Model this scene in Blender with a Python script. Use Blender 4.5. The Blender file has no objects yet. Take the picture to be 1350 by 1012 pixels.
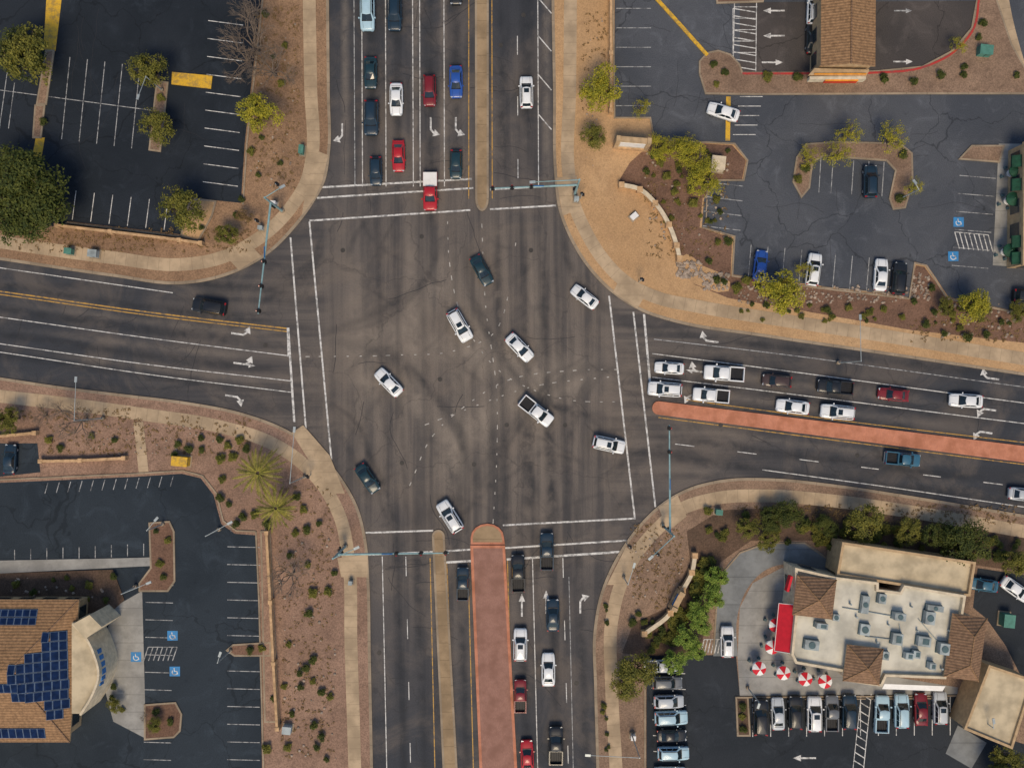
import bpy, math, random
import numpy as np
from mathutils import Vector, Matrix, noise
from mathutils.geometry import tessellate_polygon
R=random.Random(7)
S=0.11; CX,CY=675.0,506.0; H=120.0
# image pixel coordinates -> metres (z = assumed height of the imaged point)
def P(x,y,z=0.0):
    k=S*(1-z/H); return ((x-CX)*k,(CY-y)*k)
def PL(l,z=0.0): return [P(a,b,z) for a,b in l]
scene=bpy.context.scene
def link(o,parent=None):
    scene.collection.objects.link(o)
    if parent is not None: o.parent=parent
    return o
def empty(name):
    o=bpy.data.objects.new(name,None); return link(o)
# ---------------------------------------------------------------- materials
def nn(nt,t,**k):
    n=nt.nodes.new(t)
    for a,b in k.items(): setattr(n,a,b)
    return n
def setin(nt,sock,v):
    if isinstance(v,bpy.types.NodeSocket): nt.links.new(v,sock)
    else: sock.default_value=v
def c4(c): return (c[0],c[1],c[2],1.0) if len(c)==3 else c
def mixc(nt,f,a,b,blend='MIX'):
    n=nn(nt,'ShaderNodeMix',data_type='RGBA',blend_type=blend)
    setin(nt,n.inputs[0],f)
    setin(nt,n.inputs[6],c4(a) if isinstance(a,tuple) else a)
    setin(nt,n.inputs[7],c4(b) if isinstance(b,tuple) else b)
    return n.outputs[2]
def math_(nt,op,a,b=0.0,c=None):
    n=nn(nt,'ShaderNodeMath',operation=op); setin(nt,n.inputs[0],a); setin(nt,n.inputs[1],b)
    if c is not None: setin(nt,n.inputs[2],c)
    return n.outputs[0]
def mr(nt,v,a,b,c=0.0,d=1.0):
    n=nn(nt,'ShaderNodeMapRange',interpolation_type='SMOOTHSTEP')
    setin(nt,n.inputs['Value'],v); n.inputs['From Min'].default_value=a; n.inputs['From Max'].default_value=b
    n.inputs['To Min'].default_value=c; n.inputs['To Max'].default_value=d
    return n.outputs['Result']
def pos(nt): return nn(nt,'ShaderNodeNewGeometry').outputs['Position']
def mapping(nt,v,scale=(1,1,1),rot=0.0,loc=(0,0,0)):
    n=nn(nt,'ShaderNodeMapping'); setin(nt,n.inputs[0],v)
    n.inputs['Scale'].default_value=scale; n.inputs['Rotation'].default_value=(0,0,rot); n.inputs['Location'].default_value=loc
    return n.outputs[0]
def nz(nt,v,scale,detail=4,rough=.55,dist=0.0):
    n=nn(nt,'ShaderNodeTexNoise'); setin(nt,n.inputs['Vector'],v)
    n.inputs['Scale'].default_value=scale; n.inputs['Detail'].default_value=detail; n.inputs['Roughness'].default_value=rough; n.inputs['Distortion'].default_value=dist
    return n.outputs['Fac']
def base(name,rough=.85,spec=.3):
    m=bpy.data.materials.new(name); m.use_nodes=True; nt=m.node_tree
    b=nt.nodes['Principled BSDF']; b.inputs['Roughness'].default_value=rough
    b.inputs['Specular IOR Level'].default_value=spec
    return m,nt,b
def bump(nt,b,h,strength=.3,dist=.05):
    n=nn(nt,'ShaderNodeBump'); n.inputs['Strength'].default_value=strength; n.inputs['Distance'].default_value=dist
    setin(nt,n.inputs['Height'],h); nt.links.new(n.outputs[0],b.inputs['Normal'])
def simple(name,c,rough=.7,spec=.3,var=.15,scale=1.5,metal=0.0,coat=0.0):
    m,nt,b=base(name,rough,spec)
    p=pos(nt); f=nz(nt,p,scale,3)
    f=mr(nt,f,.3,.7)
    d=tuple(x*(1-var) for x in c); l=tuple(min(1,x*(1+var)) for x in c)
    setin(nt,b.inputs['Base Color'],mixc(nt,f,d,l))
    b.inputs['Metallic'].default_value=metal; b.inputs['Coat Weight'].default_value=coat
    b.inputs['Coat Roughness'].default_value=.08
    return m
def soil(name,c1,c2,c3,speck=.25):
    m,nt,b=base(name,.95,.1); p=pos(nt)
    a=mr(nt,nz(nt,p,.07,4,.6),.35,.65)
    col=mixc(nt,a,c1,c2)
    a2=mr(nt,nz(nt,p,.45,5,.65,.6),.45,.72)
    col=mixc(nt,math_(nt,'MULTIPLY',a2,.6),col,c3)
    g=nz(nt,p,5.0,3,.7)
    col=mixc(nt,speck*1.6,col,mixc(nt,mr(nt,g,.3,.7),(.25,.25,.25),(1.5,1.45,1.4)),'MULTIPLY')
    v=nn(nt,'ShaderNodeTexVoronoi'); setin(nt,v.inputs['Vector'],p); v.inputs['Scale'].default_value=1.6
    sp=mr(nt,v.outputs['Distance'],.10,.17,1,0)
    sepc=nn(nt,'ShaderNodeSeparateColor'); nt.links.new(v.outputs['Color'],sepc.inputs[0])
    gate=mr(nt,sepc.outputs[0],.62,.68)
    col=mixc(nt,math_(nt,'MULTIPLY',math_(nt,'MULTIPLY',sp,gate),.6),col,tuple(x*.35 for x in c1))
    setin(nt,b.inputs['Base Color'],col)
    return m
def cracks(nt,p,scale,w,seed=0.0):
    dn=nn(nt,'ShaderNodeTexNoise'); setin(nt,dn.inputs['Vector'],p); dn.inputs['Scale'].default_value=.22; dn.inputs['Detail'].default_value=4
    add=nn(nt,'ShaderNodeVectorMath',operation='MULTIPLY_ADD')
    nt.links.new(dn.outputs['Color'],add.inputs[0]); add.inputs[1].default_value=(7,7,0); setin(nt,add.inputs[2],p)
    mp=mapping(nt,add.outputs[0],(1,1,0),0,(seed,seed*.7,0))
    v=nn(nt,'ShaderNodeTexVoronoi',feature='DISTANCE_TO_EDGE'); nt.links.new(mp,v.inputs['Vector']); v.inputs['Scale'].default_value=scale
    return mr(nt,v.outputs['Distance'],w*.4,w,1,0)
def asphalt(name,c1,c2,crack=.6,seed=0.0,cs=.085):
    m,nt,b=base(name,.85,.2); p=pos(nt)
    col=mixc(nt,mr(nt,nz(nt,p,.06,5,.6,.5),.35,.65),c1,c2)
    st=mr(nt,nz(nt,p,.6,4,.7),.58,.75)
    col=mixc(nt,math_(nt,'MULTIPLY',st,.35),col,tuple(x*.5 for x in c1))
    lt=mr(nt,nz(nt,p,.25,5,.7,1.0),.50,.74)
    col=mixc(nt,math_(nt,'MULTIPLY',lt,.4),col,tuple(x*1.9 for x in c2))
    g=nz(nt,p,7,3,.7)
    col=mixc(nt,.4,col,mixc(nt,mr(nt,g,.3,.7),(.5,.5,.5),(1.4,1.4,1.4)),'MULTIPLY')
    ck=math_(nt,'MULTIPLY',cracks(nt,p,cs,.008,seed),crack)
    col=mixc(nt,ck,col,tuple(x*.3 for x in c1))
    setin(nt,b.inputs['Base Color'],col)
    return m
def road_mat():
    m,nt,b=base('road_asphalt',.82,.25); p=pos(nt)
    sx=nn(nt,'ShaderNodeSeparateXYZ'); nt.links.new(p,sx.inputs[0]); X=sx.outputs[0]; Y=sx.outputs[1]
    ns=math_(nt,'MULTIPLY',mr(nt,X,-30,-25),mr(nt,X,12,17,1,0))
    a=nz(nt,mapping(nt,p,(.60,.020,1)),1,4,.6,.25)
    c=nz(nt,mapping(nt,p,(.022,.60,1),math.radians(7.5)),1,4,.6,.25)
    f=nn(nt,'ShaderNodeMix'); setin(nt,f.inputs[0],ns); setin(nt,f.inputs[2],c); setin(nt,f.inputs[3],a)
    st=mr(nt,f.outputs[0],.36,.62)
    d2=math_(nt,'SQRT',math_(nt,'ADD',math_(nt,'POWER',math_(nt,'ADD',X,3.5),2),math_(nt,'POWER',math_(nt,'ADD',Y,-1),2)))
    cen=mr(nt,d2,8,60,1,0)  # polished lighter centre, plus vignette-like outward darkening painted into the asphalt colour
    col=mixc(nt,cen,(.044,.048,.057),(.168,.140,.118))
    col=mixc(nt,math_(nt,'MULTIPLY',math_(nt,'SUBTRACT',1.0,st),.62),col,(.036,.038,.044))
    patch=mr(nt,nz(nt,p,.10,5,.65,.8),.42,.66)
    col=mixc(nt,math_(nt,'MULTIPLY',patch,.40),col,(.19,.153,.122))
    blot=mr(nt,nz(nt,p,.30,5,.7,.8),.52,.72)
    col=mixc(nt,math_(nt,'MULTIPLY',blot,.34),col,(.034,.036,.041))
    wn=mr(nt,nz(nt,p,.35,4,.65,.4),.28,.68,.2,1)
    at=nn(nt,'ShaderNodeAttribute',attribute_name='polish'); col=mixc(nt,math_(nt,'MULTIPLY',at.outputs['Fac'],wn),col,(.28,.232,.185))
    at=nn(nt,'ShaderNodeAttribute',attribute_name='rubber'); col=mixc(nt,math_(nt,'MULTIPLY',at.outputs['Fac'],wn),col,(.022,.025,.030))
    g=nz(nt,p,7,3,.7)
    col=mixc(nt,.35,col,mixc(nt,mr(nt,g,.3,.7),(.55,.55,.55),(1.4,1.4,1.4)),'MULTIPLY')
    col=mixc(nt,math_(nt,'MULTIPLY',cracks(nt,p,.075,.007,3.0),.26),col,(.02,.02,.022))
    setin(nt,b.inputs['Base Color'],col)
    return m
def paint_mat(name,c,worn=.5,under=(.09,.088,.088)):
    m,nt,b=base(name,.6,.3); p=pos(nt)
    f=mr(nt,nz(nt,p,1.3,4,.75),.44,.62); f2=mr(nt,nz(nt,p,6,3,.7),.48,.65)
    f=math_(nt,'MULTIPLY',math_(nt,'MAXIMUM',f,math_(nt,'MULTIPLY',f2,.6)),worn)
    setin(nt,b.inputs['Base Color'],mixc(nt,f,c,under)); return m
def walk_mat(name,c,joint=1.6):
    m,nt,b=base(name,.85,.2); p=pos(nt)
    uv=nn(nt,'ShaderNodeUVMap').outputs[0]; s=nn(nt,'ShaderNodeSeparateXYZ'); nt.links.new(uv,s.inputs[0])
    j=math_(nt,'FRACT',math_(nt,'DIVIDE',s.outputs[1],joint)); j=mr(nt,j,.0,.06,1,0)
    col=mixc(nt,mr(nt,nz(nt,p,.25,5,.65),.35,.68),tuple(x*.72 for x in c),tuple(x*1.1 for x in c))
    st=mr(nt,nz(nt,p,1.6,4,.7),.55,.75)
    col=mixc(nt,math_(nt,'MULTIPLY',st,.4),col,tuple(x*.5 for x in c))
    col=mixc(nt,math_(nt,'MULTIPLY',j,.55),col,tuple(x*.35 for x in c))
    setin(nt,b.inputs['Base Color'],col); return m
def brick_mat(name,c1,c2,mort,scale=1.0):
    m,nt,b=base(name,.85,.2)
    p=pos(nt); t=nn(nt,'ShaderNodeTexBrick'); nt.links.new(mapping(nt,p,(1,1,0),math.radians(88)),t.inputs[0])
    t.inputs['Color1'].default_value=c4(c1); t.inputs['Color2'].default_value=c4(c2); t.inputs['Mortar'].default_value=c4(mort)
    t.inputs['Scale'].default_value=scale; t.inputs['Mortar Size'].default_value=.03
    col=mixc(nt,mr(nt,nz(nt,p,.5,5,.6),.35,.7),t.outputs[0],tuple(x*.6 for x in c1))
    setin(nt,b.inputs['Base Color'],col); return m
def tile_mat(name,c):
    m,nt,b=base(name,.8,.2); p=pos(nt)
    w2=nn(nt,'ShaderNodeTexWave',wave_type='BANDS',bands_direction='Y'); nt.links.new(p,w2.inputs[0]); w2.inputs['Scale'].default_value=.8; w2.inputs['Distortion'].default_value=.3
    col=mixc(nt,mr(nt,nz(nt,p,2.5,4,.7),.3,.7),tuple(x*.65 for x in c),tuple(x*1.25 for x in c))
    col=mixc(nt,math_(nt,'MULTIPLY',mr(nt,w2.outputs['Fac'],.0,.3,1,0),.45),col,tuple(x*.4 for x in c))
    setin(nt,b.inputs['Base Color'],col); bump(nt,b,w2.outputs['Fac'],.5,.08); return m
def leaf_mat(name,a,c):
    m,nt,b=base(name,.7,.2)
    g=nn(nt,'ShaderNodeNewGeometry'); f=g.outputs['Random Per Island']
    n=mr(nt,nz(nt,g.outputs['Position'],.9,2),.35,.65)
    f=math_(nt,'ADD',math_(nt,'MULTIPLY',f,.6),math_(nt,'MULTIPLY',n,.4))
    setin(nt,b.inputs['Base Color'],mixc(nt,f,a,c)); return m
def paint(name,c):
    m,nt,b=base(name,.4,.4)
    f=mr(nt,nz(nt,pos(nt),.8,2),.3,.7)
    setin(nt,b.inputs['Base Color'],mixc(nt,f,tuple(x*.90+.004 for x in c),c))
    b.inputs['Coat Weight'].default_value=.4; b.inputs['Coat Roughness'].default_value=.12; return m

M={}
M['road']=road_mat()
M['soil_far']=soil('desert_soil',(.26,.18,.125),(.34,.24,.16),(.2,.13,.095))
M['soil_nw']=soil('verge_soil_tan',(.24,.150,.092),(.34,.215,.130),(.16,.10,.065))
M['soil_ne']=soil('bare_earth_orange',(.46,.285,.145),(.54,.35,.19),(.36,.225,.12),.15)
M['soil_sw']=soil('gravel_pink',(.26,.165,.118),(.34,.22,.158),(.17,.11,.08))
M['soil_se']=soil('gravel_brown',(.23,.155,.108),(.31,.21,.145),(.15,.10,.072))
M['bed_red']=soil('gravel_redbrown',(.16,.095,.066),(.22,.13,.09),(.11,.068,.05))
M['bed_dark']=soil('planting_bed',(.11,.075,.053),(.15,.097,.068),(.055,.042,.032))
M['lot_nw']=asphalt('parking_asphalt_sealed',(.014,.019,.026),(.022,.028,.037),.45,1)
M['lot_ne']=asphalt('parking_asphalt_worn',(.060,.067,.080),(.086,.092,.104),.5,5)
M['lot_ne2']=asphalt('drive_asphalt_brown',(.058,.052,.050),(.085,.073,.067),.5,9)
M['lot_sw']=asphalt('parking_asphalt_dark',(.020,.028,.037),(.030,.040,.051),.4,13)
M['lot_se']=asphalt('parking_asphalt_black',(.021,.026,.032),(.031,.036,.043),.35,17)
M['walk']=walk_mat('sidewalk_concrete',(.47,.35,.225))
M['kerb']=walk_mat('kerb_concrete',(.34,.265,.185),3.0)
M['conc']=walk_mat('patio_concrete',(.33,.32,.295),2.5)
M['drive']=walk_mat('driveway_concrete',(.22,.23,.23),4.0)
M['median']=walk_mat('median_concrete',(.34,.24,.14),2.5)
M['brick']=brick_mat('median_brick',(.40,.205,.150),(.33,.165,.125),(.22,.14,.11),2.2)
M['salmon']=brick_mat('median_brick_salmon',(.66,.26,.145),(.57,.22,.13),(.44,.22,.15),1.5)
M['white']=paint_mat('marking_white',(.70,.68,.64),.72)
M['whitef']=paint_mat('marking_white_faded',(.42,.42,.41),.85,(.05,.052,.06))
M['guide']=paint_mat('marking_guide',(.50,.47,.42),.6)
M['yellow']=paint_mat('marking_yellow',(.58,.32,.06),.75)
M['yellowb']=paint_mat('kerb_yellow',(.72,.42,.03),.5)
M['blue']=paint_mat('marking_blue',(.04,.24,.52),.3)
M['redk']=paint_mat('kerb_red',(.48,.04,.03),.45)
M['signred']=simple('sign_red',(.62,.05,.02),.5)
M['signor']=simple('sign_orange',(.75,.30,.03),.5)
M['tar']=simple('crack_sealant',(.028,.028,.032),.7)
M['manhole']=simple('manhole_iron',(.05,.045,.04),.6)
M['stucco']=simple('stucco_cream',(.62,.52,.37),.9)
M['stucco2']=simple('stucco_tan',(.46,.32,.18),.9)
M['wallo']=simple('block_wall_tan',(.50,.32,.17),.9,var=.25)
M['roofw']=simple('roof_membrane',(.55,.52,.43),.85,var=.22,scale=.35)
M['rooft']=simple('roof_membrane_tan',(.50,.41,.27),.85,var=.2,scale=.5)
M['tile']=tile_mat('roof_tile_brown',(.25,.15,.09))
M['tile2']=tile_mat('roof_tile_orange',(.30,.175,.09))
M['glass']=simple('window_glass',(.02,.03,.035),.08,.6,.1)
M['frame']=simple('window_frame',(.12,.10,.09),.5)
M['metal']=simple('galvanised_steel',(.38,.42,.42),.45,.5,metal=.3)
M['teal']=simple('signal_pole_steel',(.22,.36,.37),.5,.5)
M['black']=simple('black_plastic',(.015,.015,.017),.5)
M['hvac']=simple('hvac_metal',(.30,.34,.34),.6,.3,var=.35,scale=.6)
M['hvacd']=simple('hvac_grille',(.07,.12,.13),.6,.3)
M['red']=simple('canvas_red',(.60,.015,.03),.7,var=.08)
M['wcan']=simple('canvas_white',(.78,.76,.72),.7,var=.05)
M['green']=simple('canvas_green',(.012,.065,.035),.7,var=.3)
M['ubox']=simple('utility_green',(.08,.22,.17),.6)
M['solar']=simple('solar_cell',(.007,.020,.065),.75,.05,.25)
M['solarf']=simple('solar_frame',(.13,.18,.26),.8,.1)
M['signblue']=simple('sign_blue',(.02,.16,.42),.5)
M['bark']=simple('bark',(.10,.075,.055),.95,scale=5)
M['barkg']=simple('bark_grey',(.20,.155,.12),.95,scale=5)
M['rock']=simple('river_rock',(.33,.26,.2),.9,var=.35,scale=1.2)
M['tyre']=simple('tyre_rubber',(.012,.012,.013),.8)
M['hub']=simple('alloy',(.4,.4,.41),.35,.5,metal=.6)
M['lampw']=simple('headlight_lens',(.45,.48,.5),.15,.6)
M['lampr']=simple('tail_lens',(.35,.012,.012),.2,.6)
M['cglass']=simple('car_glass',(.010,.020,.026),.06,.6,.1)
M['trim']=simple('car_trim',(.018,.018,.02),.5)
M['leaf_dark']=leaf_mat('foliage_dark',(.018,.033,.008),(.10,.11,.020))
M['leaf_mid']=leaf_mat('foliage_olive',(.045,.056,.011),(.21,.19,.032))
M['leaf_yel']=leaf_mat('foliage_yellow',(.12,.135,.015),(.44,.37,.032))
M['leaf_brt']=leaf_mat('foliage_green',(.05,.11,.012),(.28,.36,.06))
M['leaf_dry']=leaf_mat('foliage_dry',(.12,.07,.03),(.26,.17,.07))
M['palm']=leaf_mat('palm_frond',(.06,.075,.012),(.38,.33,.06))
# ---------------------------------------------------------------- mesh builder
class MB:
    def __init__(s): s.v=[];s.f=[];s.m=[];s.uv=[];s.mats=[];s.sm=[]
    def mi(s,mat):
        if isinstance(mat,str): mat=M[mat]
        if mat not in s.mats: s.mats.append(mat)
        return s.mats.index(mat)
    def raw(s,vs,fs,mat,smooth=False,uvs=None):
        o=len(s.v); s.v+= [tuple(q) for q in vs]; k=s.mi(mat)
        for i,f in enumerate(fs):
            s.f.append([o+j for j in f]); s.m.append(k); s.sm.append(smooth)
            s.uv.append(uvs[i] if uvs else [(0.5,0.5)]*len(f))
    def face(s,pts,mat,uv=None): s.raw(pts,[list(range(len(pts)))],mat,False,[uv] if uv else None)
    def poly(s,pts,z,mat,z0=None,side=None):
        ps=[(a,b) for a,b in pts]
        area=sum(ps[i][0]*ps[(i+1)%len(ps)][1]-ps[(i+1)%len(ps)][0]*ps[i][1] for i in range(len(ps)))
        if area<0: ps=ps[::-1]
        vs=[Vector((a,b,z)) for a,b in ps]
        tr=tessellate_polygon([vs]); out=[]
        for t in tr:
            a,b,c=[vs[i] for i in t]
            if (b-a).cross(c-a).z<0: t=(t[0],t[2],t[1])
            out.append(list(t))
        s.raw(vs,out,mat,False,[[(vs[i].x,vs[i].y) for i in t] for t in out])
        if z0 is not None:
            n=len(ps)
            for i in range(n):
                a=ps[i];b=ps[(i+1)%n]
                s.face([(a[0],a[1],z0),(b[0],b[1],z0),(b[0],b[1],z),(a[0],a[1],z)],side or mat)
    def ribbon(s,pts,w,z1,mat,z0=None,norm=False,closed=False):
        n=len(pts); L=[];Rr=[];d=[0.0]
        for i in range(n):
            if closed: a=pts[(i-1)%n]; b=pts[(i+1)%n]
            else: a=pts[max(0,i-1)]; b=pts[min(n-1,i+1)]
            p=pts[i]
            t1=Vector((p[0]-a[0],p[1]-a[1])); t2=Vector((b[0]-p[0],b[1]-p[1]))
            if t1.length<1e-6:t1=t2.copy()
            if t2.length<1e-6:t2=t1.copy()
            if t1.length>1e-6: t1.normalize()
            if t2.length>1e-6: t2.normalize()
            t=(t1+t2)
            t=t.normalized() if t.length>1e-6 else t1
            c=max(.5,t.dot(t1)); nx,ny=-t.y/c,t.x/c
            ww=w[i] if isinstance(w,(list,tuple)) else w
            L.append((p[0]+nx*ww/2,p[1]+ny*ww/2)); Rr.append((p[0]-nx*ww/2,p[1]-ny*ww/2))
            if i: d.append(d[-1]+math.hypot(p[0]-pts[i-1][0],p[1]-pts[i-1][1]))
        tot=d[-1] if norm else 1.0
        for i in range(n if closed else n-1):
            j=(i+1)%n
            va=d[i]/tot; vb=(d[j] if j else d[i]+1)/tot
            s.face([(Rr[i][0],Rr[i][1],z1),(Rr[j][0],Rr[j][1],z1),(L[j][0],L[j][1],z1),(L[i][0],L[i][1],z1)],mat,[(0,va),(0,vb),(1,vb),(1,va)])
            if z0 is not None:
                s.face([(Rr[i][0],Rr[i][1],z0),(Rr[j][0],Rr[j][1],z0),(Rr[j][0],Rr[j][1],z1),(Rr[i][0],Rr[i][1],z1)],mat)
                s.face([(L[j][0],L[j][1],z0),(L[i][0],L[i][1],z0),(L[i][0],L[i][1],z1),(L[j][0],L[j][1],z1)],mat)
        if z0 is not None and not closed:
            for A,B in ((L[0],Rr[0]),(Rr[-1],L[-1])):
                s.face([(A[0],A[1],z0),(B[0],B[1],z0),(B[0],B[1],z1),(A[0],A[1],z1)],mat)
    def box(s,c,d,mat,rot=0.0,taper=1.0):
        x,y,z=c; a,b,h=d[0]/2,d[1]/2,d[2]/2; cs,sn=math.cos(rot),math.sin(rot); vs=[]
        for k,zz in ((1.0,-h),(taper,h)):
            for u,v in ((-a,-b),(a,-b),(a,b),(-a,b)):
                u*=k;v*=k; vs.append((x+u*cs-v*sn,y+u*sn+v*cs,z+zz))
        s.raw(vs,[[3,2,1,0],[4,5,6,7],[0,1,5,4],[1,2,6,5],[2,3,7,6],[3,0,4,7]],mat)
    def cyl(s,a,b,r1,r2,mat,n=8,smooth=True,cap=True):
        a=Vector(a);b=Vector(b); ax=(b-a)
        if ax.length<1e-6: return
        ax.normalize(); q=ax.to_track_quat('Z','Y'); vs=[]
        for c,r in ((a,r1),(b,r2)):
            for i in range(n):
                t=2*math.pi*i/n; vs.append(c+q@Vector((r*math.cos(t),r*math.sin(t),0)))
        s.raw(vs,[[i,(i+1)%n,n+(i+1)%n,n+i] for i in range(n)],mat,smooth)
        if cap:
            s.face(vs[n:],mat); s.face(vs[:n][::-1],mat)
    def mesh(s,name):
        me=bpy.data.meshes.new(name); me.from_pydata(s.v,[],s.f)
        for m in s.mats: me.materials.append(m)
        me.polygons.foreach_set('material_index',s.m); me.polygons.foreach_set('use_smooth',s.sm)
        uvl=me.uv_layers.new(name='UVMap'); flat=[]
        for u in s.uv:
            for a in u: flat+= [a[0],a[1]]
        uvl.data.foreach_set('uv',flat); me.update(); return me
    def obj(s,name,parent=None,loc=(0,0,0),rot=0.0):
        o=bpy.data.objects.new(name,s.mesh(name)); o.location=loc; o.rotation_euler=(0,0,rot); return link(o,parent)
def smooth(pts,k=6):
    out=[]; n=len(pts)
    D=[max(1e-6,math.hypot(pts[i+1][0]-pts[i][0],pts[i+1][1]-pts[i][1])) for i in range(n-1)]
    def tan(i,a):
        if i==0: return (pts[1][a]-pts[0][a])/D[0]
        if i==n-1: return (pts[-1][a]-pts[-2][a])/D[-1]
        w0,w1=D[i],D[i-1]
        return ((pts[i][a]-pts[i-1][a])/D[i-1]*w0+(pts[i+1][a]-pts[i][a])/D[i]*w1)/(w0+w1)
    for i in range(n-1):
        for j in range(k):
            t=j/k;t2=t*t;t3=t2*t; L=D[i]
            out.append(tuple((2*t3-3*t2+1)*pts[i][a]+(t3-2*t2+t)*L*tan(i,a)+(-2*t3+3*t2)*pts[i+1][a]+(t3-t2)*L*tan(i+1,a) for a in (0,1)))
    out.append(pts[-1]); return out
def wl(pts,k=6): return PL(smooth(pts,k))
# ---------------------------------------------------------------- ground
g=MB(); g.poly([(-3000,-3000),(3000,-3000),(3000,3000),(-3000,3000)],0,'soil_far'); g.obj('ground')
# road sheet: fine grid carrying tyre-rubber and polished-aggregate wear attributes
xs=np.concatenate(([-330.0],np.arange(-82,82.01,.30),[330.0])); ys=np.concatenate(([-330.0],np.arange(-64,64.01,.30),[330.0]))
nx_,ny_=len(xs),len(ys); rub=np.zeros((ny_,nx_)); pol=np.zeros((ny_,nx_))
def sstep(t): t=np.clip(t,0,1); return t*t*(3-2*t)
def wear(pts,w,mat='dark',st=None):
    st=st if st is not None else {'dark':.72,'faint':.42,'light':.42}[mat]
    q=wl(pts,6); d=[0.0]
    for i in range(1,len(q)): d.append(d[-1]+math.hypot(q[i][0]-q[i-1][0],q[i][1]-q[i-1][1]))
    tot=d[-1]; tmp=np.zeros((ny_,nx_)); hw=w/2*1.15
    for i in range(len(q)-1):
        (ax,ay),(bx,by)=q[i],q[i+1]
        i0,i1=np.searchsorted(xs,[min(ax,bx)-hw,max(ax,bx)+hw]); j0,j1=np.searchsorted(ys,[min(ay,by)-hw,max(ay,by)+hw])
        i0=max(1,i0);j0=max(1,j0);i1=min(nx_-1,i1);j1=min(ny_-1,j1)
        if i1<=i0 or j1<=j0: continue
        X,Y=np.meshgrid(xs[i0:i1],ys[j0:j1]); L=d[i+1]-d[i]
        if L<1e-6: continue
        u=np.clip(((X-ax)*(bx-ax)+(Y-ay)*(by-ay))/(L*L),0,1)
        dist=np.hypot(X-ax-u*(bx-ax),Y-ay-u*(by-ay)); s=(d[i]+u*L)/tot
        v=sstep(1-dist/hw)*sstep(s/.3)*sstep((1-s)/.3)
        tmp[j0:j1,i0:i1]=np.maximum(tmp[j0:j1,i0:i1],v)
    A=pol if mat=='light' else rub
    A[:]=1-(1-A)*(1-st*tmp)
for x,w in ((489,1.9),(523,1.9),(567,1.8),(601,2.0),(662,2.1),(694,2.2)):
    for k in range(2):
        y0=R.uniform(-350,-200)+k*200; wear([(x+R.uniform(-3,3),y0),(x,y0+200),(x+2,y0+R.uniform(300,420))],w*R.uniform(.8,1.3))
for x in (500,522,556,600,640,656,690,716,735):
    wear([(x-4,210),(x+2,420),(x+8,560),(x+R.uniform(8,20),800)],1.8*R.uniform(.7,1.4),'faint' if x in (500,556,600,640,522,735) else 'dark')
for x in (525,552,608,688,728,765): wear([(x-6,600),(x,800),(x+8,1000),(x+12,1150)],1.9)
for x in (655,694,726): wear([(x-4,520),(x,620),(x+4,740)],2.4,'dark',.6)
for y in (383,425,455,488,515):
    wear([(-150,y-68),(0,y-48),(180,y-22),(385,y+2)],1.7); wear([(150,y-24),(300,y-6),(450,y+12)],1.5,'faint')
for y in (478,507,532,585,610,445):
    wear([(820,y-16),(950,y+2),(1150,y+28),(1400,y+60)],1.7); wear([(760,y-24),(900,y-6),(1050,y+14)],1.7,'faint')
for i in range(34):
    a=R.uniform(0,6.28); cx,cy=R.uniform(460,770),R.uniform(300,670); L=R.uniform(50,150); b=a+R.uniform(-.7,.7)
    wear([(cx-math.cos(a)*L/2,cy-math.sin(a)*L/2),(cx,cy),(cx+math.cos(b)*L/2,cy+math.sin(b)*L/2)],R.uniform(.75,1.5),'faint',R.uniform(.2,.42))
for pl in ([(420,520),(470,560),(500,620),(520,720)],[(760,700),(745,620),(790,500),(830,470)],[(740,280),(760,370),(850,440)],[(430,330),(395,370),(330,395)],[(790,640),(850,600),(950,590)],[(800,700),(820,670),(880,640)],[(430,300),(400,350),(350,372)],[(640,690),(600,560),(520,470),(400,440)],[(590,290),(560,370),(500,420),(400,450)],[(600,690),(680,560),(740,500),(830,480)],[(610,290),(640,420),(720,520),(830,560)]):
    for k in range(3): wear([(x+R.uniform(-9,9),y+R.uniform(-9,9)) for x,y in pl],R.uniform(.9,1.8),'faint',.36)
for pl,w in (([(620,300),(630,420),(648,600),(660,700)],4),([(590,300),(560,400),(520,440),(400,455)],5),([(600,690),(600,590),(540,520),(420,480)],5),([(560,320),(640,470),(800,540)],5),([(830,500),(700,510),(600,600),(580,690)],5),([(470,320),(475,450),(500,600)],5),([(600,300),(605,480),(612,680)],4),([(420,430),(600,460),(830,510)],7),([(640,450),(690,500),(800,470)],7),([(560,640),(620,560),(720,520)],7),([(702,280),(706,420),(712,700)],2.5),([(540,250),(545,420),(560,640)],2.5)):
    wear(pl,w,'light')
for x in (548,585,720,455): wear([(x,-100),(x,100),(x,300)],1.6,'light')
for y in (440,472,500): wear([(0,y-42),(200,y-16),(400,y+6)],1.4,'light',.26)
for y in (492,520,570,625): wear([(830,y-14),(1000,y+8),(1300,y+48)],1.4,'light',.26)
XX,YY=np.meshgrid(xs,ys); co_=np.stack([XX.ravel(),YY.ravel(),np.full(XX.size,.01)],1)
idx=np.arange(XX.size).reshape(ny_,nx_); fc=np.stack([idx[:-1,:-1].ravel(),idx[:-1,1:].ravel(),idx[1:,1:].ravel(),idx[1:,:-1].ravel()],1)
me=bpy.data.meshes.new('road'); nf=len(fc)
me.vertices.add(len(co_)); me.vertices.foreach_set('co',co_.ravel().astype(np.float32))
me.loops.add(nf*4); me.loops.foreach_set('vertex_index',fc.ravel().astype(np.int32))
me.polygons.add(nf); me.polygons.foreach_set('loop_start',np.arange(0,nf*4,4,dtype=np.int32))
me.update(calc_edges=True); me.validate()
for nm,A in (('rubber',rub),('polish',pol)):
    at=me.attributes.new(nm,'FLOAT','POINT'); at.data.foreach_set('value',A.ravel().astype(np.float32))
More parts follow.
